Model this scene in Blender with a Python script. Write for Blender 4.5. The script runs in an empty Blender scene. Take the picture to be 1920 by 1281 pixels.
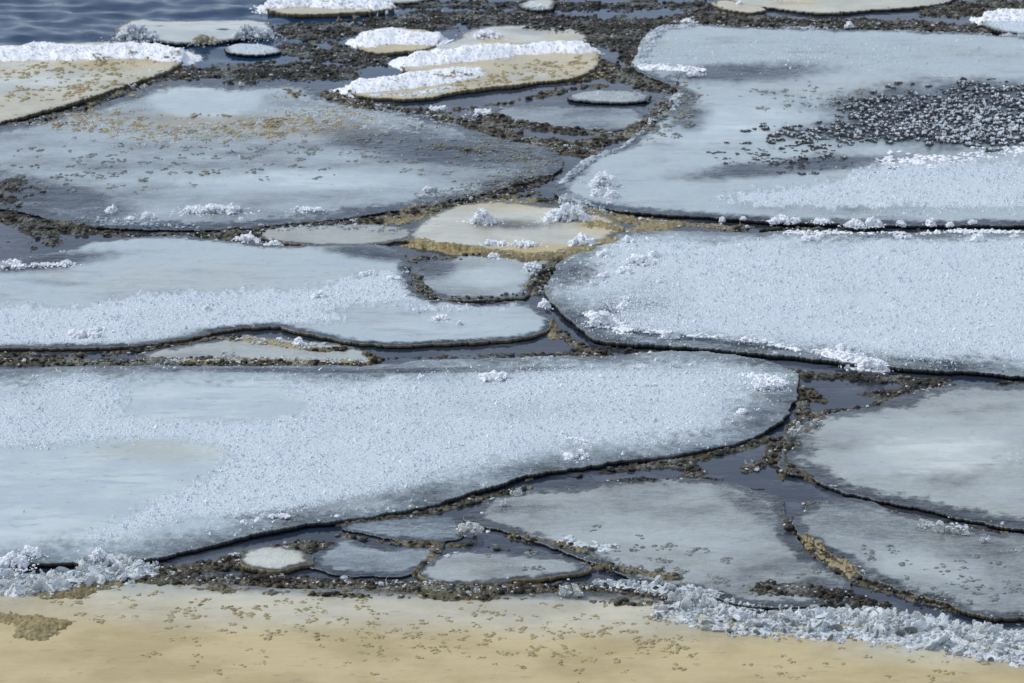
import bpy, bmesh, math, random
import numpy as np
sc = bpy.context.scene
rad = math.radians

# ------------------------------------------------------------------ camera
PITCH, DIST, FOC = rad(18.0), 20.0, 120.0
CAMH, CAMY = DIST*math.sin(PITCH), -DIST*math.cos(PITCH)
cd = bpy.data.cameras.new('camera'); cam = bpy.data.objects.new('camera', cd)
sc.collection.objects.link(cam); sc.camera = cam
cam.location = (0, CAMY, CAMH); cam.rotation_euler = (math.pi/2-PITCH, 0, 0)
cd.lens = FOC; cd.sensor_width = 36; cd.clip_start = 0.1; cd.clip_end = 3000
cd.dof.use_dof = True; cd.dof.focus_distance = 18.0; cd.dof.aperture_fstop = 6.5

# ------------------------------------------------------------------ sky, sun, exposure
SUN_EL, SUN_AZ = rad(48), rad(-75)          # from the left, a little behind (azimuth from +Y towards +X)
w = bpy.data.worlds.new('World'); sc.world = w; w.use_nodes = True
nt = w.node_tree; nt.nodes.clear()
sky = nt.nodes.new('ShaderNodeTexSky'); sky.sky_type = 'NISHITA'; sky.sun_disc = False
sky.sun_elevation = SUN_EL; sky.sun_rotation = SUN_AZ
sky.air_density = 1.0; sky.dust_density = 2.5; sky.ozone_density = 2.0
mx = nt.nodes.new('ShaderNodeMix'); mx.data_type = 'RGBA'; mx.inputs[0].default_value = 0.55
bg = nt.nodes.new('ShaderNodeBackground'); wo = nt.nodes.new('ShaderNodeOutputWorld')
nt.links.new(sky.outputs[0], mx.inputs[6]); mx.inputs[7].default_value = (6.2, 7.1, 8.7, 1)
nt.links.new(mx.outputs[2], bg.inputs[0]); bg.inputs[1].default_value = 0.093
nt.links.new(bg.outputs[0], wo.inputs[0])
sl = bpy.data.lights.new('sun', 'SUN'); sl.energy = 1.45; sl.angle = rad(10); sl.color = (1, .95, .88)
so = bpy.data.objects.new('sun', sl); sc.collection.objects.link(so)
so.rotation_euler = (-(math.pi/2-SUN_EL), 0, -SUN_AZ)
sc.view_settings.view_transform = 'Standard'; sc.view_settings.look = 'None'
sc.view_settings.exposure = 0.34; sc.view_settings.gamma = 1

# ------------------------------------------------------------------ ground coordinates: photo point -> place on the water
CP, SP, FPX = math.cos(PITCH), math.sin(PITCH), FOC/36*1920
def px(u, v, z=0.0):
    dy = -(np.asarray(v, float)-640.5)/FPX
    t = (CAMH-z)/(SP-dy*CP)
    return (np.asarray(u, float)-960)/FPX*t, CAMY+t*(CP+dy*SP)
def mpp(v):                                   # metres per photo pixel, across, at row v
    return (CAMH/(SP+(v-640.5)/FPX*CP))/FPX
# ------------------------------------------------------------------ noise
rng = np.random.default_rng(7); random.seed(7)
_perm = np.tile(rng.permutation(1024), 3).astype(np.int32)
_ga = rng.uniform(0, 2*math.pi, 1024); _gx, _gy = np.cos(_ga).astype(np.float32), np.sin(_ga).astype(np.float32)
def perlin(x, y):
    xi = np.floor(x).astype(np.int32); yi = np.floor(y).astype(np.int32)
    xf = (x-xi).astype(np.float32); yf = (y-yi).astype(np.float32); xi &= 1023; yi &= 1023
    sx = xf*xf*xf*(xf*(xf*6-15)+10); sy = yf*yf*yf*(yf*(yf*6-15)+10)
    def g(ox, oy):
        k = _perm[_perm[(xi+ox) & 1023]+((yi+oy) & 1023)]
        return _gx[k]*(xf-ox)+_gy[k]*(yf-oy)
    a = g(0, 0); a += sx*(g(1, 0)-a); b = g(0, 1); b += sx*(g(1, 1)-b)
    return a+sy*(b-a)
def fbm(x, y, o=4, gain=.5):
    s = 0; a = 1; t = 0
    for i in range(o):
        s = s+a*perlin(x*2**i+17.3*i, y*2**i+5.1*i); t += a; a *= gain
    return s/t*1.6                             # about -1..1
def sst(e0, e1, x):
    t = np.clip((x-e0)/(e1-e0), 0, 1); return t*t*(3-2*t)

# ------------------------------------------------------------------ working grid on the water plane
US = np.arange(-420, 2341, 1.7); VS = np.arange(-150, 1501, 1.5)
NU, NV = len(US), len(VS); ST = 4
U, V = np.meshgrid(US, VS); X, Y = px(U, V); X = X.astype(np.float32); Y = Y.astype(np.float32)
Uc, Vc = U[::ST, ::ST], V[::ST, ::ST]; Xc, Yc = X[::ST, ::ST], Y[::ST, ::ST]
def up(a, r0=0, r1=NV, c0=0, c1=NU):           # coarse field -> fine window
    fr = np.clip(np.arange(r0, r1)/ST, 0, a.shape[0]-1.001); fc = np.clip(np.arange(c0, c1)/ST, 0, a.shape[1]-1.001)
    i = fr.astype(int); j = fc.astype(int); di = (fr-i)[:, None]; dj = (fc-j)[None]
    A = a[i][:, j]*(1-di)+a[i+1][:, j]*di; B = a[i][:, j+1]*(1-di)+a[i+1][:, j+1]*di
    return A*(1-dj)+B*dj
N1 = up(fbm(Xc/.5, Yc/.5+40, 4)); NL = up(fbm(Xc/1.4+9, Yc/1.8, 3)); NS = fbm(X/.45+3, Y/.10, 3)
N2 = fbm(X/.11+50, Y/.11, 3); N3 = fbm(X/.032+90, Y/.032, 2); N4 = fbm(X/.06+31, Y/.07, 4, .6)
NF = rng.random(X.shape).astype(np.float32)*2-1

def smooth(pts, n=5):                          # Catmull-Rom through a closed outline
    P = np.array(pts, float); m = len(P); out = []
    for i in range(m):
        a, b, c, d = P[i-1], P[i], P[(i+1) % m], P[(i+2) % m]
        for k in range(n):
            t = k/n
            out.append(.5*((2*b)+(-a+c)*t+(2*a-5*b+4*c-d)*t*t+(-a+3*b-3*c+d)*t**3))
    return np.array(out)
def segdist(px_, py_, ax, ay, bx, by):
    vx, vy = bx-ax, by-ay; L = vx*vx+vy*vy+1e-12
    t = np.clip(((px_-ax)*vx+(py_-ay)*vy)/L, 0, 1)
    return (px_-ax-t*vx)**2+(py_-ay-t*vy)**2
def polydist(x, y, PX, PY):                    # signed distance, positive inside
    d = np.full(x.shape, 1e9); ins = np.zeros(x.shape, bool); n = len(PX)
    for i in range(n):
        j = (i+1) % n
        np.minimum(d, segdist(x, y, PX[i], PY[i], PX[j], PY[j]), out=d)
        c = (PY[i] > y) != (PY[j] > y)
        if PY[i] != PY[j]:
            ins ^= c & (x < (PX[j]-PX[i])*(y-PY[i])/(PY[j]-PY[i])+PX[i])
    return np.where(ins, 1, -1)*np.sqrt(d)
def linedist(x, y, pts):
    d = np.full(x.shape, 1e9)
    for (a, b), (c, e) in zip(pts[:-1], pts[1:]): np.minimum(d, segdist(x, y, a, b, c, e), out=d)
    return np.sqrt(d)

# ------------------------------------------------------------------ materials
class NT:
    def __init__(s, name):
        s.m = bpy.data.materials.new(name); s.m.use_nodes = True; s.t = s.m.node_tree; s.t.nodes.clear()
        s.o = s.n('ShaderNodeOutputMaterial'); s.b = s.n('ShaderNodeBsdfPrincipled'); s.l(s.b.outputs[0], s.o.inputs[0])
        s.co = s.n('ShaderNodeTexCoord').outputs['Object']
    def n(s, t, **k):
        x = s.t.nodes.new(t)
        for a, v in k.items(): setattr(x, a, v)
        return x
    def l(s, a, b): s.t.links.new(a, b)
    def set(s, sock, v):
        if hasattr(v, 'default_value') and hasattr(v, 'links'): s.l(v, sock)
        else: sock.default_value = v
    def noise(s, scale, detail=3, rough=.5, sx=1, sy=1, sz=1, off=0):
        mp = s.n('ShaderNodeMapping'); mp.inputs['Scale'].default_value = (sx, sy, sz); mp.inputs['Location'].default_value = (off, off, 0)
        s.l(s.co, mp.inputs[0]); x = s.n('ShaderNodeTexNoise'); s.l(mp.outputs[0], x.inputs['Vector'])
        x.inputs['Scale'].default_value = scale; x.inputs['Detail'].default_value = detail; x.inputs['Roughness'].default_value = rough
        return x.outputs['Fac']
    def mix(s, f, a, b):
        x = s.n('ShaderNodeMix', data_type='RGBA')
        for k, v in ((0, f), (6, a), (7, b)): s.set(x.inputs[k], v if not isinstance(v, tuple) else (*v[:3], 1))
        return x.outputs[2]
    def math(s, op, a, b=0.0, c=0.0):
        x = s.n('ShaderNodeMath', operation=op)
        for k, v in enumerate((a, b, c)): s.set(x.inputs[k], v)
        return x.outputs[0]
    def ramp(s, v, a, b, lo=0.0, hi=1.0):
        x = s.n('ShaderNodeMapRange', interpolation_type='SMOOTHSTEP'); s.set(x.inputs[0], v)
        for k, q in zip((1, 2, 3, 4), (a, b, lo, hi)): s.set(x.inputs[k], q)
        return x.outputs[0]
    def bump(s, h, dist, strength=1.0, prev=None):
        x = s.n('ShaderNodeBump'); s.set(x.inputs['Height'], h); x.inputs['Distance'].default_value = dist; x.inputs['Strength'].default_value = strength
        if prev: s.l(prev, x.inputs['Normal'])
        return x.outputs[0]
    def done(s, col, rough, normal=None, ior=1.31, **k):
        s.set(s.b.inputs['Base Color'], (*col, 1) if isinstance(col, tuple) else col); s.set(s.b.inputs['Roughness'], rough)
        s.b.inputs['IOR'].default_value = ior
        if normal: s.l(normal, s.b.inputs['Normal'])
        for a, v in k.items(): s.b.inputs[a].default_value = v
        return s.m

def mat_ice():
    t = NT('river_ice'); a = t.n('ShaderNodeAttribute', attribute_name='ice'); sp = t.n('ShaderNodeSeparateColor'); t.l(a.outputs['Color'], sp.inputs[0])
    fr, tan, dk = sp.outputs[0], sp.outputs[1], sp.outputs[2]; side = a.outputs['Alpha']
    st = t.noise(6, 5, .65, .55, 2.2); cl = t.noise(2.1, 5, .6, .8, 1.2, 1, 5); sp2 = t.math('ADD', t.math('MULTIPLY', t.noise(34, 4, .7, .5, 1.2, 1, 2), .6), t.math('MULTIPLY', t.noise(95, 2, .6, .7, 1, 1, 9), .4))
    milk = t.mix(t.ramp(cl, .35, .68), (.41, .49, .505), (.60, .67, .665))
    milk = t.mix(t.ramp(st, .46, .66), milk, (.42, .49, .535))
    dark = t.mix(t.ramp(st, .4, .62), (.009, .015, .026), (.052, .072, .095))
    dk2 = t.math('ADD', dk, t.math('MULTIPLY', t.math('SUBTRACT', sp2, .5), t.ramp(dk, .1, 1, .15, 1.7)))
    dk2 = t.math('ADD', dk2, t.math('MULTIPLY', t.math('SUBTRACT', cl, .5), t.ramp(dk, 0, .3, .25, 1.1)))
    tanc = t.mix(t.ramp(cl, .36, .62), (.415, .325, .145), (.53, .43, .215))
    milk = t.mix(tan, milk, tanc); dark = t.mix(tan, dark, (.10, .08, .035))
    c = t.mix(t.ramp(dk2, -.02, .8), milk, dark)
    # fine pits and air bubbles
    pit = t.noise(30, 2, .5, .45, 1.1, 1, 11)
    c = t.mix(t.ramp(pit, .64, .74, 0, .4), c, (.17, .17, .155))
    # rime on the surface: patchy grains whose cover follows the frost field
    g = t.noise(95, 2, .65); g2 = t.noise(240, 1, .5, off=4)
    gg = t.math('ADD', t.math('MULTIPLY', g, .65), t.math('MULTIPLY', g2, .35))
    cov = t.ramp(t.math('ADD', gg, t.math('MULTIPLY', t.math('SUBTRACT', fr, .5), .42)), .46, .60)
    c = t.mix(t.ramp(fr, .3, 1, 0, .8), c, t.mix(t.ramp(dk, 0, .9), t.mix(t.ramp(cl, .4, .62), (.13, .175, .24), (.27, .335, .40)), (.03, .05, .09)))
    c = t.mix(t.math('MULTIPLY', cov, t.ramp(fr, .02, .25)), c, (.59, .655, .70))
    c = t.mix(side, c, t.mix(tan, (.008, .009, .013), (.20, .155, .08)))  # side walls: shade painted in as near-black, tan where the ice is tan
    t.l(t.ramp(side, 0, 1, .5, .12), t.b.inputs['Specular IOR Level'])  # weaker reflection on the walls keeps their painted shade dark
    wv = t.noise(17, 4, .6, .35, 1.4, 1, 8)
    nb = t.bump(wv, .012, .35); nb = t.bump(t.math('MULTIPLY', gg, fr), .012, .8, nb); nb = t.bump(pit, .004, .4, nb)
    ro = t.ramp(fr, 0, .6, .17, .8)
    return t.done(c, ro, nb)
def mat_snow(name, c0, c1, rough=.85, dist=.01):
    t = NT(name); n = t.noise(55, 5, .7); n2 = t.noise(9, 4, .6, off=3)
    c = t.mix(t.ramp(t.math('ADD', t.math('MULTIPLY', n, .5), t.math('MULTIPLY', n2, .5)), .38, .6), c1, c0)
    return t.done(c, rough, t.bump(n, dist, .9))
def mat_slush():
    t = NT('slush'); a = t.n('ShaderNodeAttribute', attribute_name='ice'); sp = t.n('ShaderNodeSeparateColor'); t.l(a.outputs['Color'], sp.inputs[0])
    n = t.noise(38, 5, .7); n2 = t.noise(120, 3, .7, off=2)
    c = t.mix(t.ramp(n, .4, .62), (.008, .008, .008), (.058, .054, .045))
    n3 = t.noise(5.5, 4, .6, .7, 1.0, 1, 6); icy = t.ramp(n3, .47, .62)
    c = t.mix(icy, c, t.mix(t.ramp(n, .38, .62), (.06, .062, .055), (.20, .205, .18)))
    c = t.mix(sp.outputs[1], c, t.mix(t.ramp(n, .4, .62), (.22, .175, .08), (.39, .325, .165)))
    c = t.mix(t.math('MULTIPLY', t.ramp(n2, .60, .70), t.ramp(sp.outputs[0], .2, 1, 0, 1)), c, (.6, .66, .72))
    return t.done(c, t.ramp(icy, 0, 1, .5, .22), t.bump(n, .010, .7), **{'Specular IOR Level': .3})
def mat_glass(name, col, tr, rough=.14):
    t = NT(name); n = t.noise(40, 4, .6)
    return t.done(t.mix(t.ramp(n, .35, .65), tuple(q*.72 for q in col), col), rough, t.bump(n, .01, .6), **{'Transmission Weight': tr})
def mat_water():
    t = NT('river_water'); n = t.noise(7, 3, .5, .5, 1.2); n2 = t.noise(1.3, 3, .5, 1, 1)
    nb = t.bump(n, .010, .3); rk = None
    c = t.mix(t.ramp(n2, .4, .6), (.016, .026, .042), (.034, .042, .058))
    sx = t.n('ShaderNodeSeparateXYZ'); t.l(t.co, sx.inputs[0]); op = t.ramp(t.math('SUBTRACT', sx.outputs[1], t.math('MULTIPLY', sx.outputs[0], .9)), 5, 10)
    c = t.mix(op, c, (.008, .036, .085))
    k1 = t.noise(2.6, 5, .62, .6, 1.3, 1, 3); k2 = t.noise(30, 3, .6, .5, 1.2, 1, 7)
    skim = t.math('MULTIPLY', t.ramp(t.math('ADD', k1, t.math('MULTIPLY', t.math('SUBTRACT', k2, .5), .22)), .50, .60), t.ramp(op, 0, 1, 1, 0))
    c = t.mix(t.math('MULTIPLY', skim, .75), c, (.085, .10, .13))
    return t.done(c, t.ramp(skim, 0, 1, .04, .2), nb, ior=1.34)
ICE, SLUSH, WATER = mat_ice(), mat_slush(), mat_water()
SNOW = mat_snow('snow', (.93, .94, .95), (.80, .84, .88)); RIME = mat_snow('rime_crystals', (.88, .92, .95), (.54, .62, .69), .4, .004)
OLDSNOW = mat_snow('wet_snow', (.78, .82, .84), (.52, .57, .59), .5)
CRUST = mat_snow('frozen_crust', (.58, .64, .68), (.24, .29, .33), .4)
SHEETLUMP = mat_snow('sandy_slush_ice', (.43, .365, .20), (.33, .27, .13), .3)
OLDTAN = mat_snow('tan_snow', (.55, .52, .42), (.40, .37, .28), .6)
TANLUMP = mat_snow('tan_slush_ice', (.40, .335, .175), (.29, .235, .11), .35)
DARKLUMP = mat_snow('wet_frozen_slush', (.085, .09, .09), (.022, .026, .03), .3)
GREYLUMP = mat_snow('grey_slush_ice', (.26, .28, .26), (.13, .14, .135), .35)
CLEAR = mat_glass('clear_ice', (.92, .95, .93), .6); CLOUDY = mat_glass('cloudy_ice', (.76, .81, .82), .3, .25)
AMBER = mat_glass('amber_ice', (.50, .42, .24), .35, .2)

# ------------------------------------------------------------------ mesh helpers
def mesh_np(name, verts, faces, mat, parent=None, sm=True, attr=None):
    me = bpy.data.meshes.new(name); n, k = len(verts), faces.shape[1]; m = len(faces)
    me.vertices.add(n); me.vertices.foreach_set('co', np.ascontiguousarray(verts, np.float32).ravel())
    me.loops.add(m*k); me.loops.foreach_set('vertex_index', np.ascontiguousarray(faces, np.int32).ravel())
    me.polygons.add(m); me.polygons.foreach_set('loop_start', np.arange(0, m*k, k, dtype=np.int32))
    me.polygons.foreach_set('use_smooth', np.full(m, sm, bool))
    if attr is not None:
        a = me.attributes.new('ice', 'FLOAT_COLOR', 'POINT'); a.data.foreach_set('color', np.ascontiguousarray(attr, np.float32).ravel())
    me.update(calc_edges=True); me.materials.append(mat)
    o = bpy.data.objects.new(name, me); sc.collection.objects.link(o)
    if parent: o.parent = parent
    return o
def tag(o, label=None, cat=None, group=None, kind=None):
    for k, v in (('label', label), ('category', cat), ('group', group), ('kind', kind)):
        if v: o[k] = v
    return o
def grid_mesh(name, xx, yy, zz, keep, mat, parent=None, attr=None, sm=True):
    r, c = zz.shape; idx = np.arange(r*c).reshape(r, c)
    q = np.stack([idx[1:, :-1], idx[1:, 1:], idx[:-1, 1:], idx[:-1, :-1]], -1)[keep]
    used = np.zeros(r*c, bool); used[q.ravel()] = True; mp = np.cumsum(used)-1
    v = np.stack([xx.ravel()[used], yy.ravel()[used], zz.ravel()[used]], -1)
    return mesh_np(name, v, mp[q], mat, parent, sm, None if attr is None else attr.reshape(-1, 4)[used])
def slab_mesh(name, xx, yy, zz, d, gx, gy, at, fb, etan):
    """top face of a floe clipped to its outline, with its own rounded and undercut side wall"""
    r, c = zz.shape; idx = np.arange(r*c).reshape(r, c); a, b, c_, e = idx[1:, :-1].ravel(), idx[1:, 1:].ravel(), idx[:-1, 1:].ravel(), idx[:-1, :-1].ravel()
    ins = (d >= 0).ravel(); ia, ib, ic, ie = ins[a], ins[b], ins[c_], ins[e]
    T = [np.stack(t, -1)[m] for t, m in (((a, b, c_), ia & ib & ic), ((a, c_, e), ia & ic & ie), ((a, b, e), ia & ib & ie & ~ic), ((b, c_, e), ib & ic & ie & ~ia))]
    T = np.concatenate(T); N = r*c
    E = np.concatenate([T[:, [0, 1]], T[:, [1, 2]], T[:, [2, 0]]]).astype(np.int64); k1 = E[:, 0]*N+E[:, 1]; k2 = E[:, 1]*N+E[:, 0]; B = E[~np.isin(k1, k2)]
    used = np.zeros(N, bool); used[T.ravel()] = True; mp = np.cumsum(used)-1; n0 = int(used.sum())
    co = np.stack([xx.ravel(), yy.ravel(), zz.ravel()], -1); V0 = co[used]; A0 = at.reshape(-1, 4)[used]
    bv = np.unique(B); bm_ = {}; bi = np.full(N, -1); bi[bv] = np.arange(len(bv)); P = co[bv]; nx, ny = gx.ravel()[bv], gy.ravel()[bv]
    w1 = fbm(P[:, 0]/.06, P[:, 1]/.06, 2); w2 = fbm(P[:, 0]/.025+7, P[:, 1]/.025, 2); rings = []; RA = []
    for off, zf, sd, tn in ((0, 1, .45, 1), (.0035, .72, .9, .8), (.006, .35, 1, 1.25), (-.004, .05, 1, .3), (-.012, -.06/fb, 1, 0)):  # sd: how much of the painted wall shade each ring takes
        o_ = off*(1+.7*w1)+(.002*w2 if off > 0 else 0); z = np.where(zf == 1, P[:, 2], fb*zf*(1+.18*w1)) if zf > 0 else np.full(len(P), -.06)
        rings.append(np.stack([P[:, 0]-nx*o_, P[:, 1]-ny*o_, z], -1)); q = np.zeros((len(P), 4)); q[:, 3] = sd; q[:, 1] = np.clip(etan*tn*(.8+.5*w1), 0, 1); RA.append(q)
    F_ = [mp[T]]; m = len(bv)
    for k in range(4):
        p0, p1 = n0+k*m+bi[B[:, 0]], n0+k*m+bi[B[:, 1]]; F_ += [np.stack([p1, p0, p0+m], -1), np.stack([p1, p0+m, p1+m], -1)]
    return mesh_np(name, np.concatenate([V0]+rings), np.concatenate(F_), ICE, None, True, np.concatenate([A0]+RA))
def cellmax(a): return np.maximum(np.maximum(a[1:, 1:], a[1:, :-1]), np.maximum(a[:-1, 1:], a[:-1, :-1]))

def ico(sub):
    bm = bmesh.new(); bmesh.ops.create_icosphere(bm, subdivisions=sub, radius=1)
    v = np.array([q.co[:] for q in bm.verts]); f = np.array([[a.index for a in p.verts] for p in bm.faces]); bm.free(); return v, f
ICO = {k: ico(k) for k in (1, 2, 3)}
def blobs(P, R, sub=2, sq=(1, 1, .85), rough=.28, cuts=0, rg=None, spin=False):
    """many irregular lumps in one go: P centres (n,3), R radii (n,)"""
    rg = rg or rng; bv, bf = ICO[sub]; n = len(P)
    v = np.repeat(bv[None], n, 0).astype(np.float32)
    if cuts:
        d = rg.normal(size=(n, cuts, 3)); d /= np.linalg.norm(d, axis=2, keepdims=True); c = rg.uniform(.35, .8, (n, cuts))
        for k in range(cuts):
            s = np.einsum('nvj,nj->nv', v, d[:, k])-c[:, k, None]
            v -= (np.clip(s, 0, None)[..., None]*d[:, k][:, None])
    k = rg.normal(size=(n, 3, 3))*2.2; ph = rg.uniform(0, 6, (n, 3))
    bump = np.sin(np.einsum('nvj,nkj->nvk', bv[None].repeat(n, 0), k)+ph[:, None]).sum(2)/3
    v *= (1+rough*bump+rough*.5*rg.normal(size=bump.shape))[..., None]
    if spin:
        v = v*(np.array(sq)*rg.uniform(.7, 1.3, (n, 3)))[:, None]; sq = (1, 1, 1); qd = rg.normal(size=(n, 4)); qd /= np.linalg.norm(qd, axis=1, keepdims=True); w_, x_, y_, z_ = qd.T
        M = np.stack([1-2*(y_*y_+z_*z_), 2*(x_*y_-z_*w_), 2*(x_*z_+y_*w_), 2*(x_*y_+z_*w_), 1-2*(x_*x_+z_*z_), 2*(y_*z_-x_*w_), 2*(x_*z_-y_*w_), 2*(y_*z_+x_*w_), 1-2*(x_*x_+y_*y_)], -1).reshape(n, 3, 3)
        v = np.einsum('nij,nvj->nvi', M, v)
    a = rg.uniform(0, 6.28, n); ca, sa = np.cos(a)[:, None], np.sin(a)[:, None]
    s = np.array(sq)*rg.uniform(.75, 1.25, (n, 3)); v *= s[:, None]
    vx, vy = v[..., 0]*ca-v[..., 1]*sa, v[..., 0]*sa+v[..., 1]*ca; v = np.stack([vx, vy, v[..., 2]], -1)
    v = v*R[:, None, None]+P[:, None]
    f = (bf[None]+(np.arange(n)*len(bv))[:, None, None]).reshape(-1, 3)
    return v.reshape(-1, 3), f
def crystals(P, R, tall=1.5):
    n = len(P); a0 = rng.uniform(0, 6.28, n); ang = a0[:, None]+np.array([0, 2.09, 4.19])+rng.normal(0, .35, (n, 3))
    base = np.stack([np.cos(ang)*R[:, None], np.sin(ang)*R[:, None], np.full((n, 3), 0)-R[:, None]*.3], -1)+P[:, None]
    top = P+np.stack([rng.normal(0, .7, n)*R, rng.normal(0, .7, n)*R, R*tall*rng.uniform(.5, 1.4, n)], -1)
    v = np.concatenate([base, top[:, None]], 1).reshape(-1, 3)
    f = np.array([[0, 1, 3], [1, 2, 3], [2, 0, 3]])
    return v, (f[None]+(np.arange(n)*4)[:, None, None]).reshape(-1, 3)
def scatter(weight, n):                        # random points on the grid by weight per square metre
    ar = np.abs((X[:-1, 1:]-X[:-1, :-1])*(Y[:-1, :-1]-Y[1:, :-1])); wt = (weight[:-1, :-1]*ar).ravel()
    cs = np.cumsum(wt, dtype=float)
    if cs[-1] <= 0: return None
    k = np.searchsorted(cs, rng.uniform(0, cs[-1], n)); r, c = np.divmod(k, NU-1); r = np.minimum(r, NV-2)
    fr, fc = rng.random(n), rng.random(n)
    x = X[r, c]*(1-fr)+X[r+1, c]*fr; x = x+fc*(X[r, c+1]-X[r, c]); y = Y[r, c]*(1-fr)+Y[r+1, c]*fr
    return x, y, r, c, cs[-1]

H = np.full(X.shape, -.06, np.float32)         # top of everything solid so far
ES = np.concatenate([np.linspace(0, 1, 5)])
def win(m):
    r = np.where(m.any(1))[0]; c = np.where(m.any(0))[0]; return r[0], r[-1]+1, c[0], c[-1]+1
NR = rng.random(Uc.shape)
def ramp_e(op):
    """paint op -> coarse mask: ('e',cu,cv,ru,rv,soft[,slant]) or ('p',pts,soft px)"""
    nz = N1[::ST, ::ST]*.30+N4[::ST, ::ST]*.26+N2[::ST, ::ST]*.14
    if op[0] == 'e':
        _, cu, cv, ru, rv, soft = op[:6]; sl_ = op[6] if len(op) > 6 else 0
        r = np.sqrt(((Uc-cu)/ru)**2+((Vc-cv-sl_*(Uc-cu))/rv)**2)
        return sst(0, soft, 1-r+nz*min(soft, .6)*1.2)
    P = smooth(op[1], 3); d = polydist(Uc*.35, Vc, P[:, 0]*.35, P[:, 1])
    return sst(-op[2]*2, op[2]*2, d+nz*max(op[2]*3, 22)+14*(NR-.5))
CH = {'F': 0, 'T': 1, 'D': 2}
def floe(label, pts, fb=.03, frost=0., tan=0., dark=0., paint=(), edge=.14, name='ice_floe', rag=1., group=None, sharp=.008, nfrost=1.0, rise=(), efrost=.9, etan=.08, crumb=420):
    P = smooth(pts); PX, PY = px(P[:, 0], P[:, 1]); d = polydist(Xc, Yc, PX, PY)
    m = d > -.35; r0, r1, c0, c1 = win(m); r0, r1, c0, c1 = max(0, r0*ST-4), min(NV, r1*ST+4), max(0, c0*ST-4), min(NU, c1*ST+4)
    S = (slice(r0, r1), slice(c0, c1)); d = up(d, r0, r1, c0, c1)
    d = d+rag*(.055*N1[S]+.028*N2[S]+.007*N3[S])
    gr, gc = np.gradient(d); XS, YS = X[S], Y[S]; xr = np.gradient(XS, axis=0); xc = np.gradient(XS, axis=1); yr = np.gradient(YS, axis=0)
    gx = gc/xc; gy = (gr-gx*xr)/yr; gn = np.sqrt(gx*gx+gy*gy)+1e-6; gx, gy = gx/gn, gy/gn; dn = d/gn
    snap = np.abs(dn)*(np.abs(gx)/np.abs(xc)+np.abs(gy)/np.abs(yr)) < .55
    XS = np.where(snap, XS-gx*dn, XS); YS = np.where(snap, YS-gy*dn, YS); d = np.where(snap, 0, d)
    prof = np.where(d >= 0, 1., 0.); dome = 1-np.exp(-np.clip(d, 0, 9)/.06)
    h = -.06+(fb*.85+.06)*prof+fb*.15*dome*prof+prof*np.where(fb > .02, .3*fb, 0)*np.clip(N1[S], -1, 1)
    at = np.zeros((*h.shape, 4), np.float32); at[..., 0], at[..., 1], at[..., 2] = frost, tan, dark
    for ch, val, *op in paint:
        mk = up(ramp_e(op), r0, r1, c0, c1); k = CH[ch]; at[..., k] += (val-at[..., k])*mk
    for hh, *op in rise:
        h += hh*up(ramp_e(op), r0, r1, c0, c1)*prof
    edge = edge*(1.7 if tan < .5 else 1); e = sst(0, edge, d+.35*edge*N4[S]+.3*edge*N1[S]); at[..., 0] *= (1-efrost*(1-e))*(.86+.16*np.clip(NL[S]+.8*NS[S]*.6+.5*N1[S], -1, .8)); at[..., 2] = np.maximum(at[..., 2], (1-e)**1.3*(.35 if tan >= .5 else .55 if frost > .5 else .9))
    h += prof*(.0018*N1[S]+.0012*N2[S]+at[..., 0]*(.003*N3[S]+.0015*NF[S])+.0025*np.clip(at[..., 2], 0, 1)*N3[S])
    at[..., 3] = 0
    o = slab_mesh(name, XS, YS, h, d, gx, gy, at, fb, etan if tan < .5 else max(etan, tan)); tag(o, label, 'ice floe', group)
    H[S] = np.where(prof > .02, np.maximum(H[S], h), H[S])
    # standing rime crystals where the frost is
    W = np.zeros(X.shape, np.float32); W[S] = np.clip(at[..., 0], 0, 1)**1.4*(d > .012)*(.25+1.0*sst(-.5, .5, N4[S]))*(.55+.45*sst(-.4, .4, N1[S]))
    W *= (U > -60)*(U < 1980)*(V > -40)*(V < 1330)
    tot = scatter(W, 10)
    if tot is not None and tot[4] > .02 and nfrost > 0:
        n = int(min(tot[4]*4000*nfrost, 70000)); x, y, r, c, _ = scatter(W, n)
        R = rng.uniform(.003, .0078, n)*(1+.6*(rng.random(n) > .90)+.5*(rng.random(n) > .985)); v, f = crystals(np.stack([x, y, H[r, c]], -1), R)
        q = mesh_np('frost_crust', v, f, RIME, o, False); q['kind'] = 'stuff'
    W = np.zeros(X.shape, np.float32); W[S] = (d > .004)*sst(.07, .0, d)*(.15+sst(-.1, .5, N1[S]))*(U[S] > -60)*(U[S] < 1980)*(V[S] > -40)*(V[S] < 1330)
    s_ = scatter(W, 5)
    if s_ is not None:
        n = int(s_[4]*crumb)
        if n > 8:
            x, y, r, c, _ = scatter(W, n); v, f = blobs(np.stack([x, y, H[r, c]+.001], -1), .003+.013*rng.random(n)**2.5, 1, (1.3, 1.1, .8), .25, 2)
            mesh_np('edge_crumbs', v, f, (CLOUDY if tan < .5 else GREYLUMP) if frost < .5 else OLDSNOW, o, False)['kind'] = 'stuff'
    return o
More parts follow.
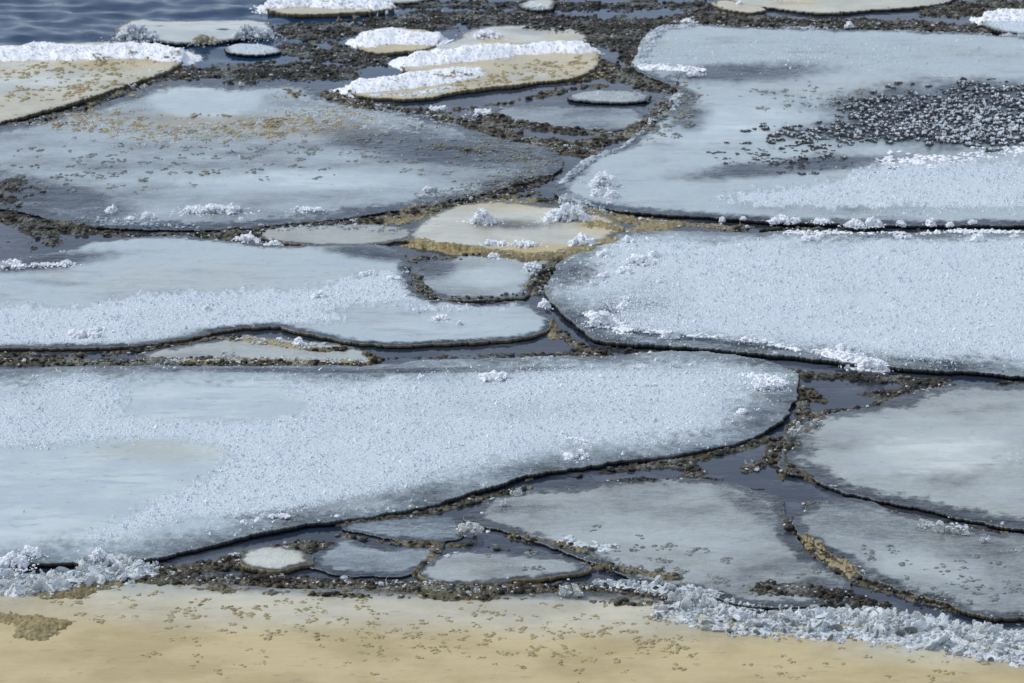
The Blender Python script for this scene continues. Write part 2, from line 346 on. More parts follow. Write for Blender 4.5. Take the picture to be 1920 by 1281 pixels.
def bank(parent, pts, w_, h_, mat=SNOW, name='snow_bank', gran=1., rough=1., gsize=.011, gmat=None, rl=1.):
    """a raised crust of snow or crushed ice along a line on top of a floe"""
    A = np.array(pts, float); PX, PY = px(A[:, 0], A[:, 1]); d = linedist(Xc, Yc, list(zip(PX, PY)))
    m = d < w_*1.5; r0, r1, c0, c1 = win(m); r0, r1, c0, c1 = max(0, r0*ST-4), min(NV, r1*ST+4), max(0, c0*ST-4), min(NU, c1*ST+4)
    S = (slice(r0, r1), slice(c0, c1)); d = up(d, r0, r1, c0, c1)
    p = 1-d/w_+.45*N1[S]*rl+.38*N2[S]*rough
    q = np.clip(p, 0, 1)**.6; z0 = np.maximum(H[S], 0)
    h = z0-.008+q*h_*(.78+.28*N2[S]+.12*N3[S]*rough+.25*N1[S])+.004*N3[S]
    h = np.where(p > 0, np.maximum(h, z0-.008), z0-.01)
    o = grid_mesh(name, X[S], Y[S], h, cellmax(p) > 0, mat, parent)
    H[S] = np.where(p > 0, np.maximum(H[S], h), H[S])
    W = np.zeros(X.shape, np.float32); W[S] = (p > -.12)*(.5+q)
    W *= (U > -80)*(U < 2000)*(V > -40)*(V < 1330)
    s = scatter(W, 5)
    if s is not None:
        n = int(min(s[4]*900*gran*(.011/gsize)**1.5, 9000)); x, y, r, c, _ = scatter(W, n)
        v, f = blobs(np.stack([x, y, np.maximum(H[r, c], 0)+gsize*.15], -1), gsize*rng.uniform(.4, 1.25, n), 1, (1.1, 1.1, .9), .25, 2)
        mesh_np('snow_grains' if gmat is None else 'ice_crumbs', v, f, gmat or mat, o, False)['kind'] = 'stuff'
    return o

# ------------------------------------------------------------------ water, river bed of dark
wu = np.concatenate([[-60000, -9000, -3000], np.arange(-420, 2341, 5), [4000, 9000, 60000]])
wv = np.concatenate([[-1437, -1400, -1200, -800], np.arange(-500, -160, 12), np.arange(-160, 1501, 3.5), [1800, 2600, 5000]])
WU, WV = np.meshgrid(wu, wv); WX, WY = px(WU, WV)
openw = sst(40, -40, (WV-92)-(-WU+380)*.0+np.maximum(0, (WU-480)*.45))*1.0
openw = np.maximum(openw, sst(-30, -150, WV))
wz = openw*(.044*fbm(WX/.42, WY/.24+.3*WX, 2, .4)+.011*fbm(WX/.17, WY/.11, 2))+.0004*fbm(WX/.3, WY/.2, 2)
water = grid_mesh('water', WX, WY, wz, np.ones((wz.shape[0]-1, wz.shape[1]-1), bool), WATER); water['kind'] = 'structure'

# ------------------------------------------------------------------ the floes
F = {}
F['left_tan'] = floe('tan floe with a thick white snow bank along its back, beside the open water',
    [(-500, 100), (-200, 95), (0, 93), (150, 88), (280, 90), (342, 106), (330, 130), (285, 152), (240, 167), (150, 197), (60, 222), (0, 237), (-200, 262), (-500, 300)],
    .04, tan=.6, paint=[('T', .25, 'e', 60, 165, 200, 26, .9, -.12), ('T', .95, 'e', 220, 128, 170, 14, .7), ('F', .25, 'e', 200, 140, 160, 30, .8)], edge=.06)
F['far_pad'] = floe('thin pale floe carrying three snowy lumps, at the edge of the rippled open water',
    [(216, 64), (260, 76), (330, 85), (400, 83), (480, 73), (512, 60), (500, 47), (440, 42), (330, 44), (240, 42)], .025, tan=.25, edge=.05)
F['far_white'] = floe('long snow covered pad with a tan underside at the top edge, left of centre',
    [(498, 18), (520, 33), (580, 36), (650, 33), (700, 30), (740, 22), (700, 5), (640, -2), (540, 0)], .05, tan=.7, edge=.05)
F['far_strip'] = floe('pale flat floe cut by the top edge, just right of the long snow pad',
    [(600, 4), (690, 14), (790, 8), (820, -10), (760, -30), (640, -25)], .03, tan=.4, frost=.3, edge=.05)
F['dome'] = floe('small domed white pad on a tan base, in the slush above the two snow ridges',
    [(664, 92), (700, 106), (760, 103), (806, 96), (832, 77), (800, 64), (740, 58), (690, 66)], .035, tan=.85, edge=.05)
F['pale_up'] = floe('flat pale floe with tan streaks just behind the two white snow ridges',
    [(760, 100), (840, 80), (880, 58), (930, 50), (1000, 50), (1070, 56), (1115, 72), (1090, 92), (1000, 100), (860, 112)], .015, tan=.35,
    paint=[('T', .9, 'e', 930, 80, 60, 9, .8), ('T', .8, 'e', 1060, 72, 60, 8, .8), ('D', .3, 'e', 1000, 60, 100, 10, .8)], edge=.05)
F['two_ridge'] = floe('tan floe with two long white snow ridges on it, upper middle of the photo',
    [(648, 172), (665, 185), (720, 192), (800, 191), (850, 181), (900, 172), (1000, 162), (1080, 152), (1122, 122), (1112, 100), (1060, 86), (980, 86), (800, 112), (750, 128), (770, 145), (700, 160)],
    .035, tan=.8, paint=[('T', .45, 'e', 1000, 150, 90, 10, .7), ('F', .4, 'e', 1060, 140, 60, 14, .8)], edge=.05)
F['grey_big'] = floe('large grey blue floe with brown frosted speckling, left of the upper middle',
    [(-500, 300), (-200, 262), (0, 240), (100, 222), (200, 196), (290, 162), (400, 150), (480, 165), (560, 165), (660, 192), (760, 210), (860, 238), (950, 266), (1030, 286), (1056, 306), (1040, 326), (980, 350), (880, 374), (780, 393), (660, 412), (500, 428), (380, 436), (240, 434), (120, 424), (40, 404), (-200, 355), (-500, 330)],
    .022, dark=.36, frost=.02, edge=.22, paint=[('T', .55, 'e', 450, 240, 380, 32, .8, .05), ('D', 1, 'e', 830, 285, 330, 45, 1, .12), ('D', 1, 'e', 40, 370, 300, 48, 1, .18),
        ('D', .45, 'e', 250, 315, 250, 20, .8), ('D', 0, 'e', 560, 345, 330, 26, .9), ('F', .5, 'e', 600, 215, 170, 22, .8, .12), ('F', .42, 'e', 200, 212, 130, 16, .8, -.1),
        ('T', 0, 'e', 385, 190, 120, 42, .3, 0), ('F', 0, 'e', 385, 190, 120, 42, .3, 0), ('D', .12, 'e', 385, 190, 120, 42, .3, 0), ('F', .4, 'e', 880, 355, 180, 14, .8, -.18), ('F', .5, 'e', 190, 416, 150, 9, .7)])
F['sliver'] = floe('narrow grey pane of ice with a brown lip, squeezed below the large grey blue floe',
    [(478, 446), (540, 461), (620, 466), (700, 463), (768, 452), (770, 436), (700, 424), (600, 428), (520, 434)], .022, tan=.3, dark=.3, etan=.7, edge=.05)
F['tan_mid'] = floe('small tan floe with rough snow pieces on it, in the gap at the centre',
    [(764, 456), (800, 466), (880, 472), (950, 484), (1030, 492), (1080, 482), (1130, 462), (1160, 440), (1150, 420), (1100, 402), (1000, 388), (900, 388), (820, 404), (780, 432)],
    .03, tan=.42, paint=[('D', .6, 'e', 960, 430, 120, 16, .8), ('T', .8, 'e', 960, 395, 200, 12, .8), ('T', .9, 'e', 1120, 430, 60, 30, .8), ('T', 1, 'e', 1000, 475, 140, 14, .7)], etan=1, edge=.05)
F['round_pad'] = floe('small rounded grey pad with a raised brown rim, below the tan floe at the centre',
    [(768, 522), (780, 546), (820, 563), (880, 568), (940, 565), (985, 560), (1000, 537), (1040, 505), (1020, 486), (900, 481), (840, 490), (790, 504)],
    .022, dark=.35, tan=.08, paint=[('D', 0, 'e', 920, 525, 80, 24, .7), ('D', .8, 'e', 810, 510, 60, 25, .8), ('F', .45, 'e', 930, 552, 60, 6, .8)], etan=.8, edge=.08)
F['left_mid'] = floe('broad pale floe with a frosted front half, left side of the middle',
    [(-500, 520), (-200, 510), (0, 492), (120, 478), (200, 456), (320, 448), (480, 464), (600, 466), (700, 468), (752, 475), (768, 500), (772, 540), (812, 570), (900, 577), (980, 572), (1026, 590), (1040, 610), (1022, 630), (950, 643), (860, 650), (720, 655), (620, 641), (520, 620), (440, 624), (360, 640), (250, 655), (120, 661), (0, 658), (-200, 656), (-500, 650)],
    .028, dark=.2, etan=.55, edge=.07, paint=[('D', 1, 'e', 60, 500, 190, 24, .9, -.08), ('D', .95, 'e', 700, 482, 130, 22, .9, .1), ('D', .4, 'e', 60, 535, 200, 7, .8, .05), ('T', .10, 'e', 340, 530, 320, 40, .8),
        ('F', .95, 'p', [(-500, 585), (0, 580), (150, 582), (300, 560), (420, 552), (560, 548), (660, 525), (745, 510), (772, 545), (820, 572), (960, 580), (860, 590), (700, 580), (620, 590), (650, 608), (560, 616), (400, 630), (200, 655), (-500, 700)], 3), ('F', .5, 'e', 830, 575, 160, 10, .8), ('D', .15, 'e', 830, 620, 200, 24, .8)])
F['left_thin'] = floe('thin grey pane with a crumbly brown rim, wedged in front of the broad pale floe',
    [(250, 672), (330, 655), (420, 640), (500, 636), (580, 645), (660, 655), (704, 668), (690, 688), (600, 692), (480, 692), (350, 694), (270, 690)], .018, tan=.2, dark=.25, etan=.8, edge=.06)
F['front'] = floe('huge frosted floe across the lower middle, from the left edge to a rounded right end',
    [(-500, 690), (-200, 697), (0, 701), (200, 694), (400, 697), (640, 694), (850, 683), (1100, 677), (1300, 669), (1410, 680), (1475, 702), (1496, 738), (1482, 780), (1430, 820), (1350, 848), (1200, 868), (1080, 888), (980, 905), (880, 934), (780, 962), (640, 985), (500, 1006), (400, 1032), (300, 1056), (200, 1065), (100, 1067), (0, 1070), (-200, 1080), (-500, 1100)],
    .036, dark=.1, frost=.92, edge=.32, efrost=.75, paint=[('F', 0, 'p', [(250, 730), (330, 708), (480, 712), (550, 750), (560, 780), (480, 800), (330, 800), (240, 785)], 3.5),
        ('F', .02, 'p', [(-500, 850), (0, 850), (200, 842), (350, 835), (410, 850), (420, 880), (360, 920), (300, 945), (230, 985), (150, 1020), (120, 1056), (-500, 1100)], 4), ('T', .28, 'e', 300, 860, 170, 28, .8),
        ('F', .6, 'e', 300, 1010, 200, 26, .7, -.2), ('D', .35, 'e', 700, 945, 400, 24, .8, -.2), ('F', .55, 'e', 700, 953, 400, 16, .8, -.2), ('D', .7, 'e', 600, 705, 800, 12, .8), ('F', .6, 'e', 600, 702, 800, 12, .8), ('F', .72, 'e', 1000, 780, 400, 30, .9), ('D', .9, 'e', 1380, 845, 190, 14, .8, -.15)])
F['right_up'] = floe('vast upper right floe with a dark patch of frost tufts and a crusty left rim',
    [(1046, 352), (1100, 308), (1170, 276), (1222, 236), (1266, 205), (1274, 176), (1222, 152), (1190, 134), (1198, 95), (1226, 64), (1300, 52), (1500, 60), (1700, 64), (1920, 76), (2200, 88), (2600, 95), (2600, 440), (2200, 432), (1920, 430), (1700, 430), (1500, 425), (1330, 415), (1180, 405), (1085, 390), (1044, 372)],
    .035, dark=.22, edge=.12, paint=[('D', .85, 'e', 1390, 145, 240, 26, .9, -.03), ('F', .38, 'e', 1500, 110, 600, 50, .9), ('T', .08, 'e', 1600, 170, 200, 30, .8), ('D', 0, 'e', 1400, 240, 200, 40, .7, -.1),
        ('D', 1, 'e', 1820, 225, 430, 85, .7, -.03), ('F', 0, 'e', 1700, 225, 280, 50, .8, -.1), ('D', .9, 'e', 1480, 322, 300, 22, .9, -.08), ('D', .35, 'e', 1600, 400, 500, 16, .8),
        ('F', .95, 'p', [(1345, 385), (1420, 370), (1560, 345), (1640, 322), (1800, 312), (2600, 300), (2600, 400), (1920, 400), (1800, 408), (1700, 395), (1620, 402), (1450, 398)], 3),
        ('F', .45, 'e', 1760, 408, 400, 12, .6), ('F', .7, 'e', 1770, 150, 60, 8, .8), ('D', .8, 'e', 1290, 230, 60, 40, .8)])
F['right_mid'] = floe('wide frosted floe with a rounded left end and snow clumps, right of the middle',
    [(1028, 545), (1045, 508), (1100, 470), (1168, 448), (1300, 441), (1500, 446), (1700, 442), (1920, 440), (2200, 440), (2600, 438), (2600, 770), (2200, 738), (1920, 716), (1800, 706), (1640, 695), (1500, 680), (1300, 661), (1165, 651), (1110, 643), (1062, 602), (1030, 572)],
    .038, frost=.95, edge=.28, efrost=.7, paint=[('F', .7, 'e', 1200, 560, 160, 70, .8), ('D', .85, 'e', 1200, 600, 170, 60, .8), ('D', .9, 'e', 1330, 650, 280, 9, .7, .12), ('F', .55, 'e', 1330, 652, 280, 8, .7, .12), ('F', .6, 'e', 1500, 448, 500, 8, .8), ('D', .5, 'e', 1500, 448, 500, 8, .8), ('F', .7, 'e', 1600, 555, 130, 14, .8), ('T', .18, 'e', 1600, 555, 130, 10, .8), ('D', .6, 'e', 1740, 690, 200, 10, .7, .06)])
F['right_low'] = floe('smooth plain grey floe at the right edge below the wide frosted one',
    [(1464, 890), (1470, 850), (1490, 812), (1560, 786), (1680, 752), (1800, 728), (1920, 722), (2200, 715), (2600, 710), (2600, 1060), (2200, 1025), (1920, 1000), (1850, 990), (1750, 970), (1600, 935), (1520, 905)],
    .028, dark=.3, tan=.16, edge=.16, paint=[('D', .5, 'e', 1490, 850, 60, 50, .8), ('D', .4, 'e', 1800, 745, 300, 16, .8, -.1), ('F', .45, 'e', 1910, 870, 60, 40, .8), ('D', .3, 'e', 1800, 970, 250, 12, .8, .1), ('D', 0, 'e', 1760, 860, 200, 60, .8)])
F['right_bottom'] = floe('darker grey floe at the lower right with a tan broken edge facing the channel',
    [(1486, 985), (1500, 965), (1540, 950), (1600, 942), (1700, 968), (1850, 1006), (1920, 1016), (2200, 1040), (2600, 1080), (2600, 1280), (2200, 1200), (1920, 1166), (1850, 1165), (1750, 1132), (1640, 1096), (1560, 1052), (1500, 1012)],
    .03, dark=.45, tan=.14, etan=.4, edge=.10, paint=[('D', .22, 'e', 1720, 1070, 220, 45, .9, .1), ('D', .6, 'e', 1600, 960, 150, 16, .8, .2), ('F', .5, 'e', 1910, 1042, 50, 12, .7)])
F['centre_low'] = floe('smooth grey green floe with a snow smear and a pointed left end, lower middle',
    [(872, 985), (900, 950), (1000, 920), (1150, 908), (1300, 905), (1400, 916), (1466, 950), (1486, 1000), (1528, 1050), (1588, 1096), (1566, 1134), (1480, 1145), (1380, 1138), (1290, 1112), (1200, 1096), (1110, 1060), (960, 1008)],
    .02, dark=.36, tan=.16, edge=.12, paint=[('D', .3, 'e', 1250, 1030, 270, 60, .9, .1), ('D', .65, 'e', 1420, 960, 110, 34, .8, .5), ('D', .7, 'e', 1540, 1110, 70, 30, .8), ('D', .5, 'e', 970, 960, 90, 20, .8), ('F', .25, 'e', 1450, 1110, 100, 24, .8), ('F', .3, 'e', 1150, 1040, 80, 12, .8)])
F['shard_a'] = floe('small grey ice pane touching the dark front edge of the huge frosted floe',
    [(635, 992), (700, 978), (800, 972), (860, 976), (880, 995), (858, 1018), (760, 1018), (690, 1008)], .013, dark=.6, edge=.06)
F['shard_b'] = floe('small rounded grey pane outlined by brown slush, lower left of the centre',
    [(580, 1060), (600, 1030), (645, 1012), (740, 1028), (828, 1034), (828, 1048), (790, 1074), (720, 1086), (620, 1080)], .013, dark=.4, edge=.06)
F['shard_c'] = floe('long grey pane with a thick olive front edge, just above the crushed slush strip',
    [(795, 1082), (830, 1052), (900, 1044), (1000, 1050), (1090, 1060), (1112, 1074), (1080, 1086), (960, 1096), (830, 1100)], .03, tan=.15, dark=.3, etan=1, edge=.05, paint=[('F', .45, 'e', 980, 1072, 130, 10, .7)])
F['shard_d'] = floe('small frosted slab with an olive front, left end of the slush strip',
    [(466, 1048), (520, 1036), (582, 1046), (584, 1064), (520, 1076), (460, 1068)], .03, tan=.4, frost=.5, etan=.9, edge=.04)
F['sheet'] = floe('smooth sandy yellow shore ice along the whole bottom edge of the photo',
    [(-500, 1125), (-200, 1122), (0, 1118), (250, 1092), (500, 1106), (800, 1112), (1000, 1114), (1150, 1118), (1250, 1132), (1350, 1150), (1500, 1168), (1700, 1172), (1920, 1196), (2250, 1225), (2700, 1290), (2700, 1650), (-500, 1650)],
    .016, tan=1., edge=.10, rag=.6, name='shore_ice', paint=[('T', .1, 'e', 960, 1116, 1700, 58, .9, .02), ('T', .6, 'e', 960, 1158, 1900, 60, .9, .02), ('D', .75, 'e', 900, 1114, 1000, 26, .9, .02), ('T', .5, 'e', 1900, 1215, 500, 60, .8)])
F['tan_top'] = floe('tan tinted floe with a snowy back at the top edge, right of centre',
    [(1375, 8), (1440, 20), (1540, 30), (1640, 24), (1740, 16), (1785, 4), (1800, -40), (1500, -50), (1380, -30)], .03, tan=.5, paint=[('T', 1, 'e', 1490, 12, 60, 8, .6)], edge=.05)
F['tan_bit'] = floe('little sloping tan slab at the top edge, left of the tan tinted floe',
    [(1342, 16), (1380, 27), (1425, 28), (1432, 18), (1390, 10), (1345, 8)], .03, tan=.7, edge=.03)
F['far_right'] = floe('small snow crusted floe cut by the right edge in the upper right corner',
    [(1838, 50), (1870, 66), (1920, 72), (2050, 70), (2050, 30), (1920, 24), (1870, 32)], .05, frost=.9, tan=.2, edge=.04)
F['pane'] = floe('flat lavender grey pane of thin ice, left of the crusty rim of the vast floe',
    [(926, 214), (990, 236), (1080, 246), (1180, 246), (1212, 226), (1190, 206), (1080, 202), (980, 196)], .008, dark=.45, edge=.05)
F['pane_b'] = floe('small frosted strip of ice with a brown front, just behind the lavender grey pane',
    [(1058, 188), (1120, 197), (1200, 196), (1216, 184), (1180, 174), (1100, 176)], .026, frost=.45, dark=.3, tan=.1, edge=.04)
F['pad_left'] = floe('low frosted patch of ice in the dark slush right of the tan floe tip',
    [(418, 100), (450, 108), (500, 108), (530, 100), (500, 90), (450, 89)], .03, frost=.8, tan=.2, edge=.03)
F['pad_far'] = floe('tiny pale lump of ice in dark slush at the top edge, middle of the photo',
    [(975, 20), (1010, 28), (1040, 22), (1030, 8), (990, 8)], .045, frost=.5, tan=.4, edge=.03)

# ------------------------------------------------------------------ snow banks and crusty rims
bank(F['left_tan'], [(-420, 112), (-100, 112), (60, 110), (180, 108), (270, 104), (325, 110)], .26, .075, rough=.6, gsize=.007, gran=.5)
bank(F['far_white'], [(515, 16), (580, 14), (640, 18), (700, 18)], .20, .06)
bank(F['dome'], [(690, 84), (740, 76), (800, 80)], .24, .07, rough=.6, gsize=.007, gran=.5)
bank(F['two_ridge'], [(775, 122), (860, 114), (950, 104), (1030, 98), (1080, 98)], .20, .075, rough=.6, gsize=.007, gran=.5)
bank(F['two_ridge'], [(668, 172), (740, 166), (810, 156), (865, 146)], .20, .07, rough=.6, gsize=.007, gran=.5)
bank(F['two_ridge'], [(700, 184), (780, 184), (840, 176)], .06, .03, OLDSNOW)
bank(F['far_right'], [(1865, 42), (1920, 40), (2000, 42)], .22, .05)
bank(F['tan_top'], [(1430, -2), (1480, 2), (1520, -4)], .12, .05)
bank(F['right_up'], [(1050, 350), (1100, 312), (1165, 280), (1215, 240), (1262, 205), (1268, 178)], .05, .028, CRUST, 'crusty_rim')
bank(F['right_up'], [(1200, 130), (1205, 95), (1235, 62), (1320, 50), (1400, 54)], .07, .025, CRUST, 'crusty_rim')
bank(F['right_up'], [(1215, 135), (1260, 136), (1300, 138)], .10, .03, SNOW, 'snow_patch')
bank(F['right_up'], [(1420, 58), (1600, 62), (1750, 66), (1930, 74)], .045, .02, CRUST, 'crusty_rim')
bank(F['right_up'], [(1060, 378), (1100, 392), (1130, 400)], .07, .025, CRUST, 'crusty_rim')
bank(F['right_mid'], [(1210, 634), (1290, 640), (1370, 644), (1440, 656), (1500, 668), (1560, 674)], .028, .026, SNOW, 'snow_ridge', 2.2)
bank(F['right_mid'], [(1560, 676), (1610, 686), (1650, 692)], .07, .035, SNOW, 'snow_patch', 1.8)
bank(F['right_mid'], [(1110, 600), (1140, 612), (1170, 632)], .07, .02, SNOW, 'snow_patch', 1.3)
bank(F['right_mid'], [(1480, 447), (1600, 446), (1700, 446), (1860, 444), (2000, 446)], .05, .018, SNOW, 'snow_crumb_line', 1.4)
bank(F['grey_big'], [(150, 416), (200, 420), (300, 428), (360, 430)], .05, .015, CRUST, 'crusty_rim')
bank(F['front'], [(1400, 716), (1440, 722), (1462, 732)], .05, .018, SNOW, 'snow_patch', 1.6)
bank(F['centre_low'], [(1068, 1022), (1100, 1030), (1125, 1036)], .07, .018, OLDSNOW, 'snow_smear')
bank(F['round_pad'], [(776, 528), (800, 556), (860, 565), (930, 563), (980, 556), (1000, 536)], .025, .012, GREYLUMP, 'brown_rim', 1, gmat=DARKLUMP)
bank(F['right_bottom'], [(1508, 1018), (1545, 1046), (1600, 1084)], .035, .045, AMBER, 'broken_rim', 1.3, gmat=AMBER)
bank(F['sliver'], [(520, 436), (640, 430), (740, 438)], .05, .012, CRUST, 'crusty_rim')
bank(F['left_thin'], [(300, 686), (400, 682), (500, 680), (600, 686), (680, 686)], .07, .025, TANLUMP, 'brown_rim', 1.5, gmat=CLOUDY)
bank(F['left_thin'], [(450, 640), (520, 650), (590, 658)], .05, .03, TANLUMP, 'brown_rim', 1.5, gmat=CLOUDY)

# ------------------------------------------------------------------ slush between the floes
# each stroke: points, half width in photo px (along u, along v), strength, tan, icy specks
SL = [
 ([(350, 140), (430, 135), (520, 130), (640, 140)], 60, 26, 1.0, 0, .4), ([(540, 60), (640, 55), (760, 45), (900, 35), (1050, 40), (1200, 50)], 90, 30, .95, 0, .5),
 ([(740, 10), (900, 8), (1100, 12), (1300, 8)], 90, 16, .9, 0, .3), ([(540, 90), (620, 105), (700, 112)], 60, 22, 1.0, 0, .5), ([(1120, 70), (1180, 80), (1200, 110)], 55, 30, 1.05, .05, .4),
 ([(1110, 120), (1160, 140), (1240, 160)], 60, 16, 1.1, .15, .5), ([(1230, 45), (1300, 36), (1500, 44), (1700, 48), (1830, 56)], 60, 15, 1.1, .1, .6), ([(1780, 20), (1900, 12), (2050, 14)], 80, 20, 1.1, .15, .4),
 ([(620, 180), (680, 200), (780, 212), (880, 232), (980, 262), (1060, 280), (1110, 285)], 50, 15, .98, .2, .9), ([(850, 205), (930, 196), (1010, 182), (1070, 165), (1180, 158), (1250, 170)], 50, 9, .85, .25, .5), ([(1070, 150), (1150, 130)], 60, 14, .95, .2, .4),
 ([(905, 212), (960, 232), (1060, 246), (1180, 252), (1215, 232), (1250, 195)], 26, 8, 1.05, .15, .7), ([(1010, 268), (1080, 270), (1160, 262), (1200, 240)], 50, 14, .95, .3, .8), ([(1060, 285), (1100, 292), (1120, 298)], 24, 7, .8, .2, .1),
 ([(880, 385), (960, 355), (1020, 335)], 40, 9, .85, .1, .3), ([(940, 372), (1000, 362), (1040, 378)], 40, 8, .75, .2, .1),
 ([(-100, 400), (40, 412), (130, 430), (240, 442), (380, 444), (520, 434), (660, 420), (780, 400), (880, 380)], 30, 9, 1.0, .12, .5), ([(0, 400), (60, 430), (100, 450), (60, 462)], 90, 18, .68, .05, .1),
 ([(-200, 440), (100, 455)], 120, 22, .55, .05, .2), ([(420, 450), (490, 446)], 60, 9, .9, .2, .9), ([(730, 415), (800, 395), (880, 385), (980, 380)], 60, 14, .9, .75, .8), ([(780, 460), (900, 478), (1000, 490), (1060, 485), (1130, 460)], 40, 9, .95, 1, .4),
 ([(1090, 395), (1180, 412), (1270, 420), (1380, 428)], 40, 9, .95, .7, .5), ([(1380, 428), (1550, 434), (1750, 436), (1950, 438), (2300, 438)], 50, 5, .95, .1, .4), ([(1120, 430), (1160, 436), (1250, 424)], 40, 9, .9, .9, .2),
 ([(775, 490), (800, 480), (860, 490), (930, 484), (990, 494)], 34, 8, .8, .2, .3), ([(775, 520), (785, 538), (800, 552)], 24, 9, .9, .1, .2), ([(1040, 500), (1010, 525), (1000, 545)], 22, 12, 1.1, .3, .7),
 ([(1030, 540), (1040, 560)], 8, 6, .9, .4, .1), ([(1030, 605), (1036, 622), (1040, 632)], 20, 9, 1.05, .6, .3), ([(-100, 676), (60, 680), (200, 682), (340, 684), (480, 686), (640, 690)], 60, 10, 1.05, .2, .8), ([(-100, 664), (200, 664), (330, 650), (420, 634)], 60, 6, .85, .1, .3),
 ([(420, 640), (520, 650), (600, 662), (650, 660)], 36, 8, .8, .4, .8), ([(690, 668), (706, 676), (690, 690)], 16, 7, 1.05, .5, .2), ([(720, 672), (850, 670), (950, 668), (1080, 662)], 60, 9, .72, .1, .1), ([(1020, 672), (1080, 668), (1118, 664)], 40, 8, 1.15, .3, .2), ([(1050, 626), (1080, 646), (1110, 658)], 18, 7, .95, .2, .1),
 ([(1140, 655), (1250, 666), (1330, 672)], 40, 4, .85, 0, .1), ([(1420, 690), (1520, 705), (1640, 712), (1760, 716)], 50, 10, .85, .05, .1), ([(1500, 740), (1508, 780), (1478, 820), (1465, 860), (1466, 895)], 18, 14, .95, .2, .3), ([(1500, 775), (1560, 775), (1640, 766), (1690, 745), (1760, 735), (1900, 726)], 46, 9, 1.0, .15, .9),
 ([(1500, 730), (1540, 750)], 30, 12, .9, .2, .1), ([(1640, 740), (1720, 730), (1860, 722), (1980, 722)], 60, 7, .8, .05, .5), ([(1640, 705), (1700, 712)], 50, 4, .85, 0, 0),
 ([(1180, 880), (1300, 862), (1390, 838), (1440, 822)], 40, 6, .95, .15, .1), ([(990, 900), (1100, 892), (1200, 876)], 40, 5, .8, 0, 0), ([(1280, 870), (1310, 884), (1300, 896)], 34, 7, .9, .1, .5), ([(1400, 880), (1440, 866), (1446, 840)], 20, 10, .95, .15, .5), ([(1150, 908), (1250, 903), (1340, 900)], 40, 3.5, .85, 0, .1),
 ([(1410, 918), (1480, 914), (1520, 915)], 30, 4, .8, 0, 0), ([(1470, 880), (1530, 905), (1600, 930), (1640, 940)], 26, 6, .85, .15, .3), ([(1530, 948), (1610, 948), (1700, 968), (1790, 990), (1920, 1012)], 34, 8, 1.0, .35, .8), ([(1490, 978), (1510, 1000), (1540, 1030), (1590, 1060)], 18, 11, 1.15, .2, .8),
 ([(1460, 960), (1480, 1000), (1530, 1050), (1580, 1085)], 14, 5, .75, .05, 0), ([(1440, 1110), (1540, 1120), (1600, 1130), (1640, 1138)], 60, 18, .95, .02, .5), ([(1600, 1090), (1690, 1115), (1780, 1140), (1860, 1160)], 34, 9, .85, .15, .1), ([(1850, 1140), (1920, 1135), (2000, 1145)], 40, 16, 1.1, .3, .8),
 ([(880, 940), (940, 930), (980, 920)], 36, 6, .95, .15, .7), ([(640, 985), (760, 968), (860, 950)], 40, 5, .95, .2, .3), ([(640, 1004), (700, 1014), (800, 1024), (880, 1022)], 34, 6, .95, .3, .3), ([(880, 985), (960, 1008), (1050, 1025), (1110, 1045)], 30, 6, .8, .45, .2),
 ([(900, 1030), (980, 1032), (1040, 1036)], 40, 7, .8, .15, .1), ([(820, 1036), (800, 1060), (780, 1080)], 16, 7, .95, .3, .3), ([(1080, 1062), (1160, 1072), (1260, 1090)], 40, 9, .9, .35, .6),
 ([(200, 1072), (300, 1072), (420, 1060), (500, 1040), (580, 1022)], 60, 14, 1.1, .2, .7), ([(280, 1092), (450, 1090), (620, 1096), (800, 1106), (1000, 1108), (1140, 1104), (1280, 1120)], 60, 13, 1.15, .2, .8), ([(400, 1110), (700, 1125), (1000, 1128), (1200, 1138)], 90, 12, .72, .3, .3),
 ([(250, 1120), (420, 1146), (620, 1160)], 150, 20, .50, .9, 0), ([(800, 1150), (1100, 1160), (1300, 1190)], 170, 20, .44, .9, 0), ([(0, 1165), (90, 1175), (60, 1195)], 70, 16, .95, .9, 0),
 ([(120, 240), (300, 255), (500, 240), (640, 215)], 120, 22, .60, .6, .5), ([(540, 185), (660, 195)], 70, 22, .66, .4, .9), ([(170, 200), (300, 225), (480, 225)], 60, 14, .60, .5, .8), ([(100, 320), (400, 290), (700, 300), (900, 320)], 200, 36, .42, .2, 0), ([(780, 270), (940, 300), (1030, 305)], 80, 20, .62, .15, .3), ([(0, 350), (40, 400)], 110, 22, .7, .02, .1),
 ([(1290, 165), (1270, 230), (1180, 290)], 50, 26, .52, .15, .3), ([(200, 1090), (120, 1120)], 80, 14, 1.0, .6, .3), ([(1540, 790), (1490, 850), (1500, 900)], 40, 12, .6, .4, .4), ([(1300, 1090), (1450, 1115)], 110, 16, .5, .4, .2), ([(1640, 1000), (1800, 1100)], 200, 34, .34, .15, 0),
 ([(500, 120), (440, 160)], 70, 12, .9, 0, .4), ([(-100, 248), (60, 232), (160, 205), (240, 172), (300, 152)], 30, 7, .9, .05, .9), ([(640, 95), (620, 80), (560, 70)], 60, 12, .9, .1, .5), ([(1350, 20), (1250, 14)], 60, 8, .8, 0, .2),
]
DO = np.zeros(Uc.shape); D = np.zeros(Uc.shape); TT = np.zeros(Uc.shape); SP_ = np.zeros(Uc.shape); WS = np.full(Uc.shape, 1e-6)
for pts, ru, rv, s, tn, spk in SL:
    k = 1-linedist(Uc/ru, Vc/rv, [(a/ru, b/rv) for a, b in pts])/1.35
    k = np.clip(k, 0, 1)**.7*s; DO = np.maximum(DO, k if (s <= .7 or tn >= .8) else 0); ww = k**3+1e-9; TT += ww*tn; SP_ += ww*spk; WS += ww; D = np.maximum(D, k)
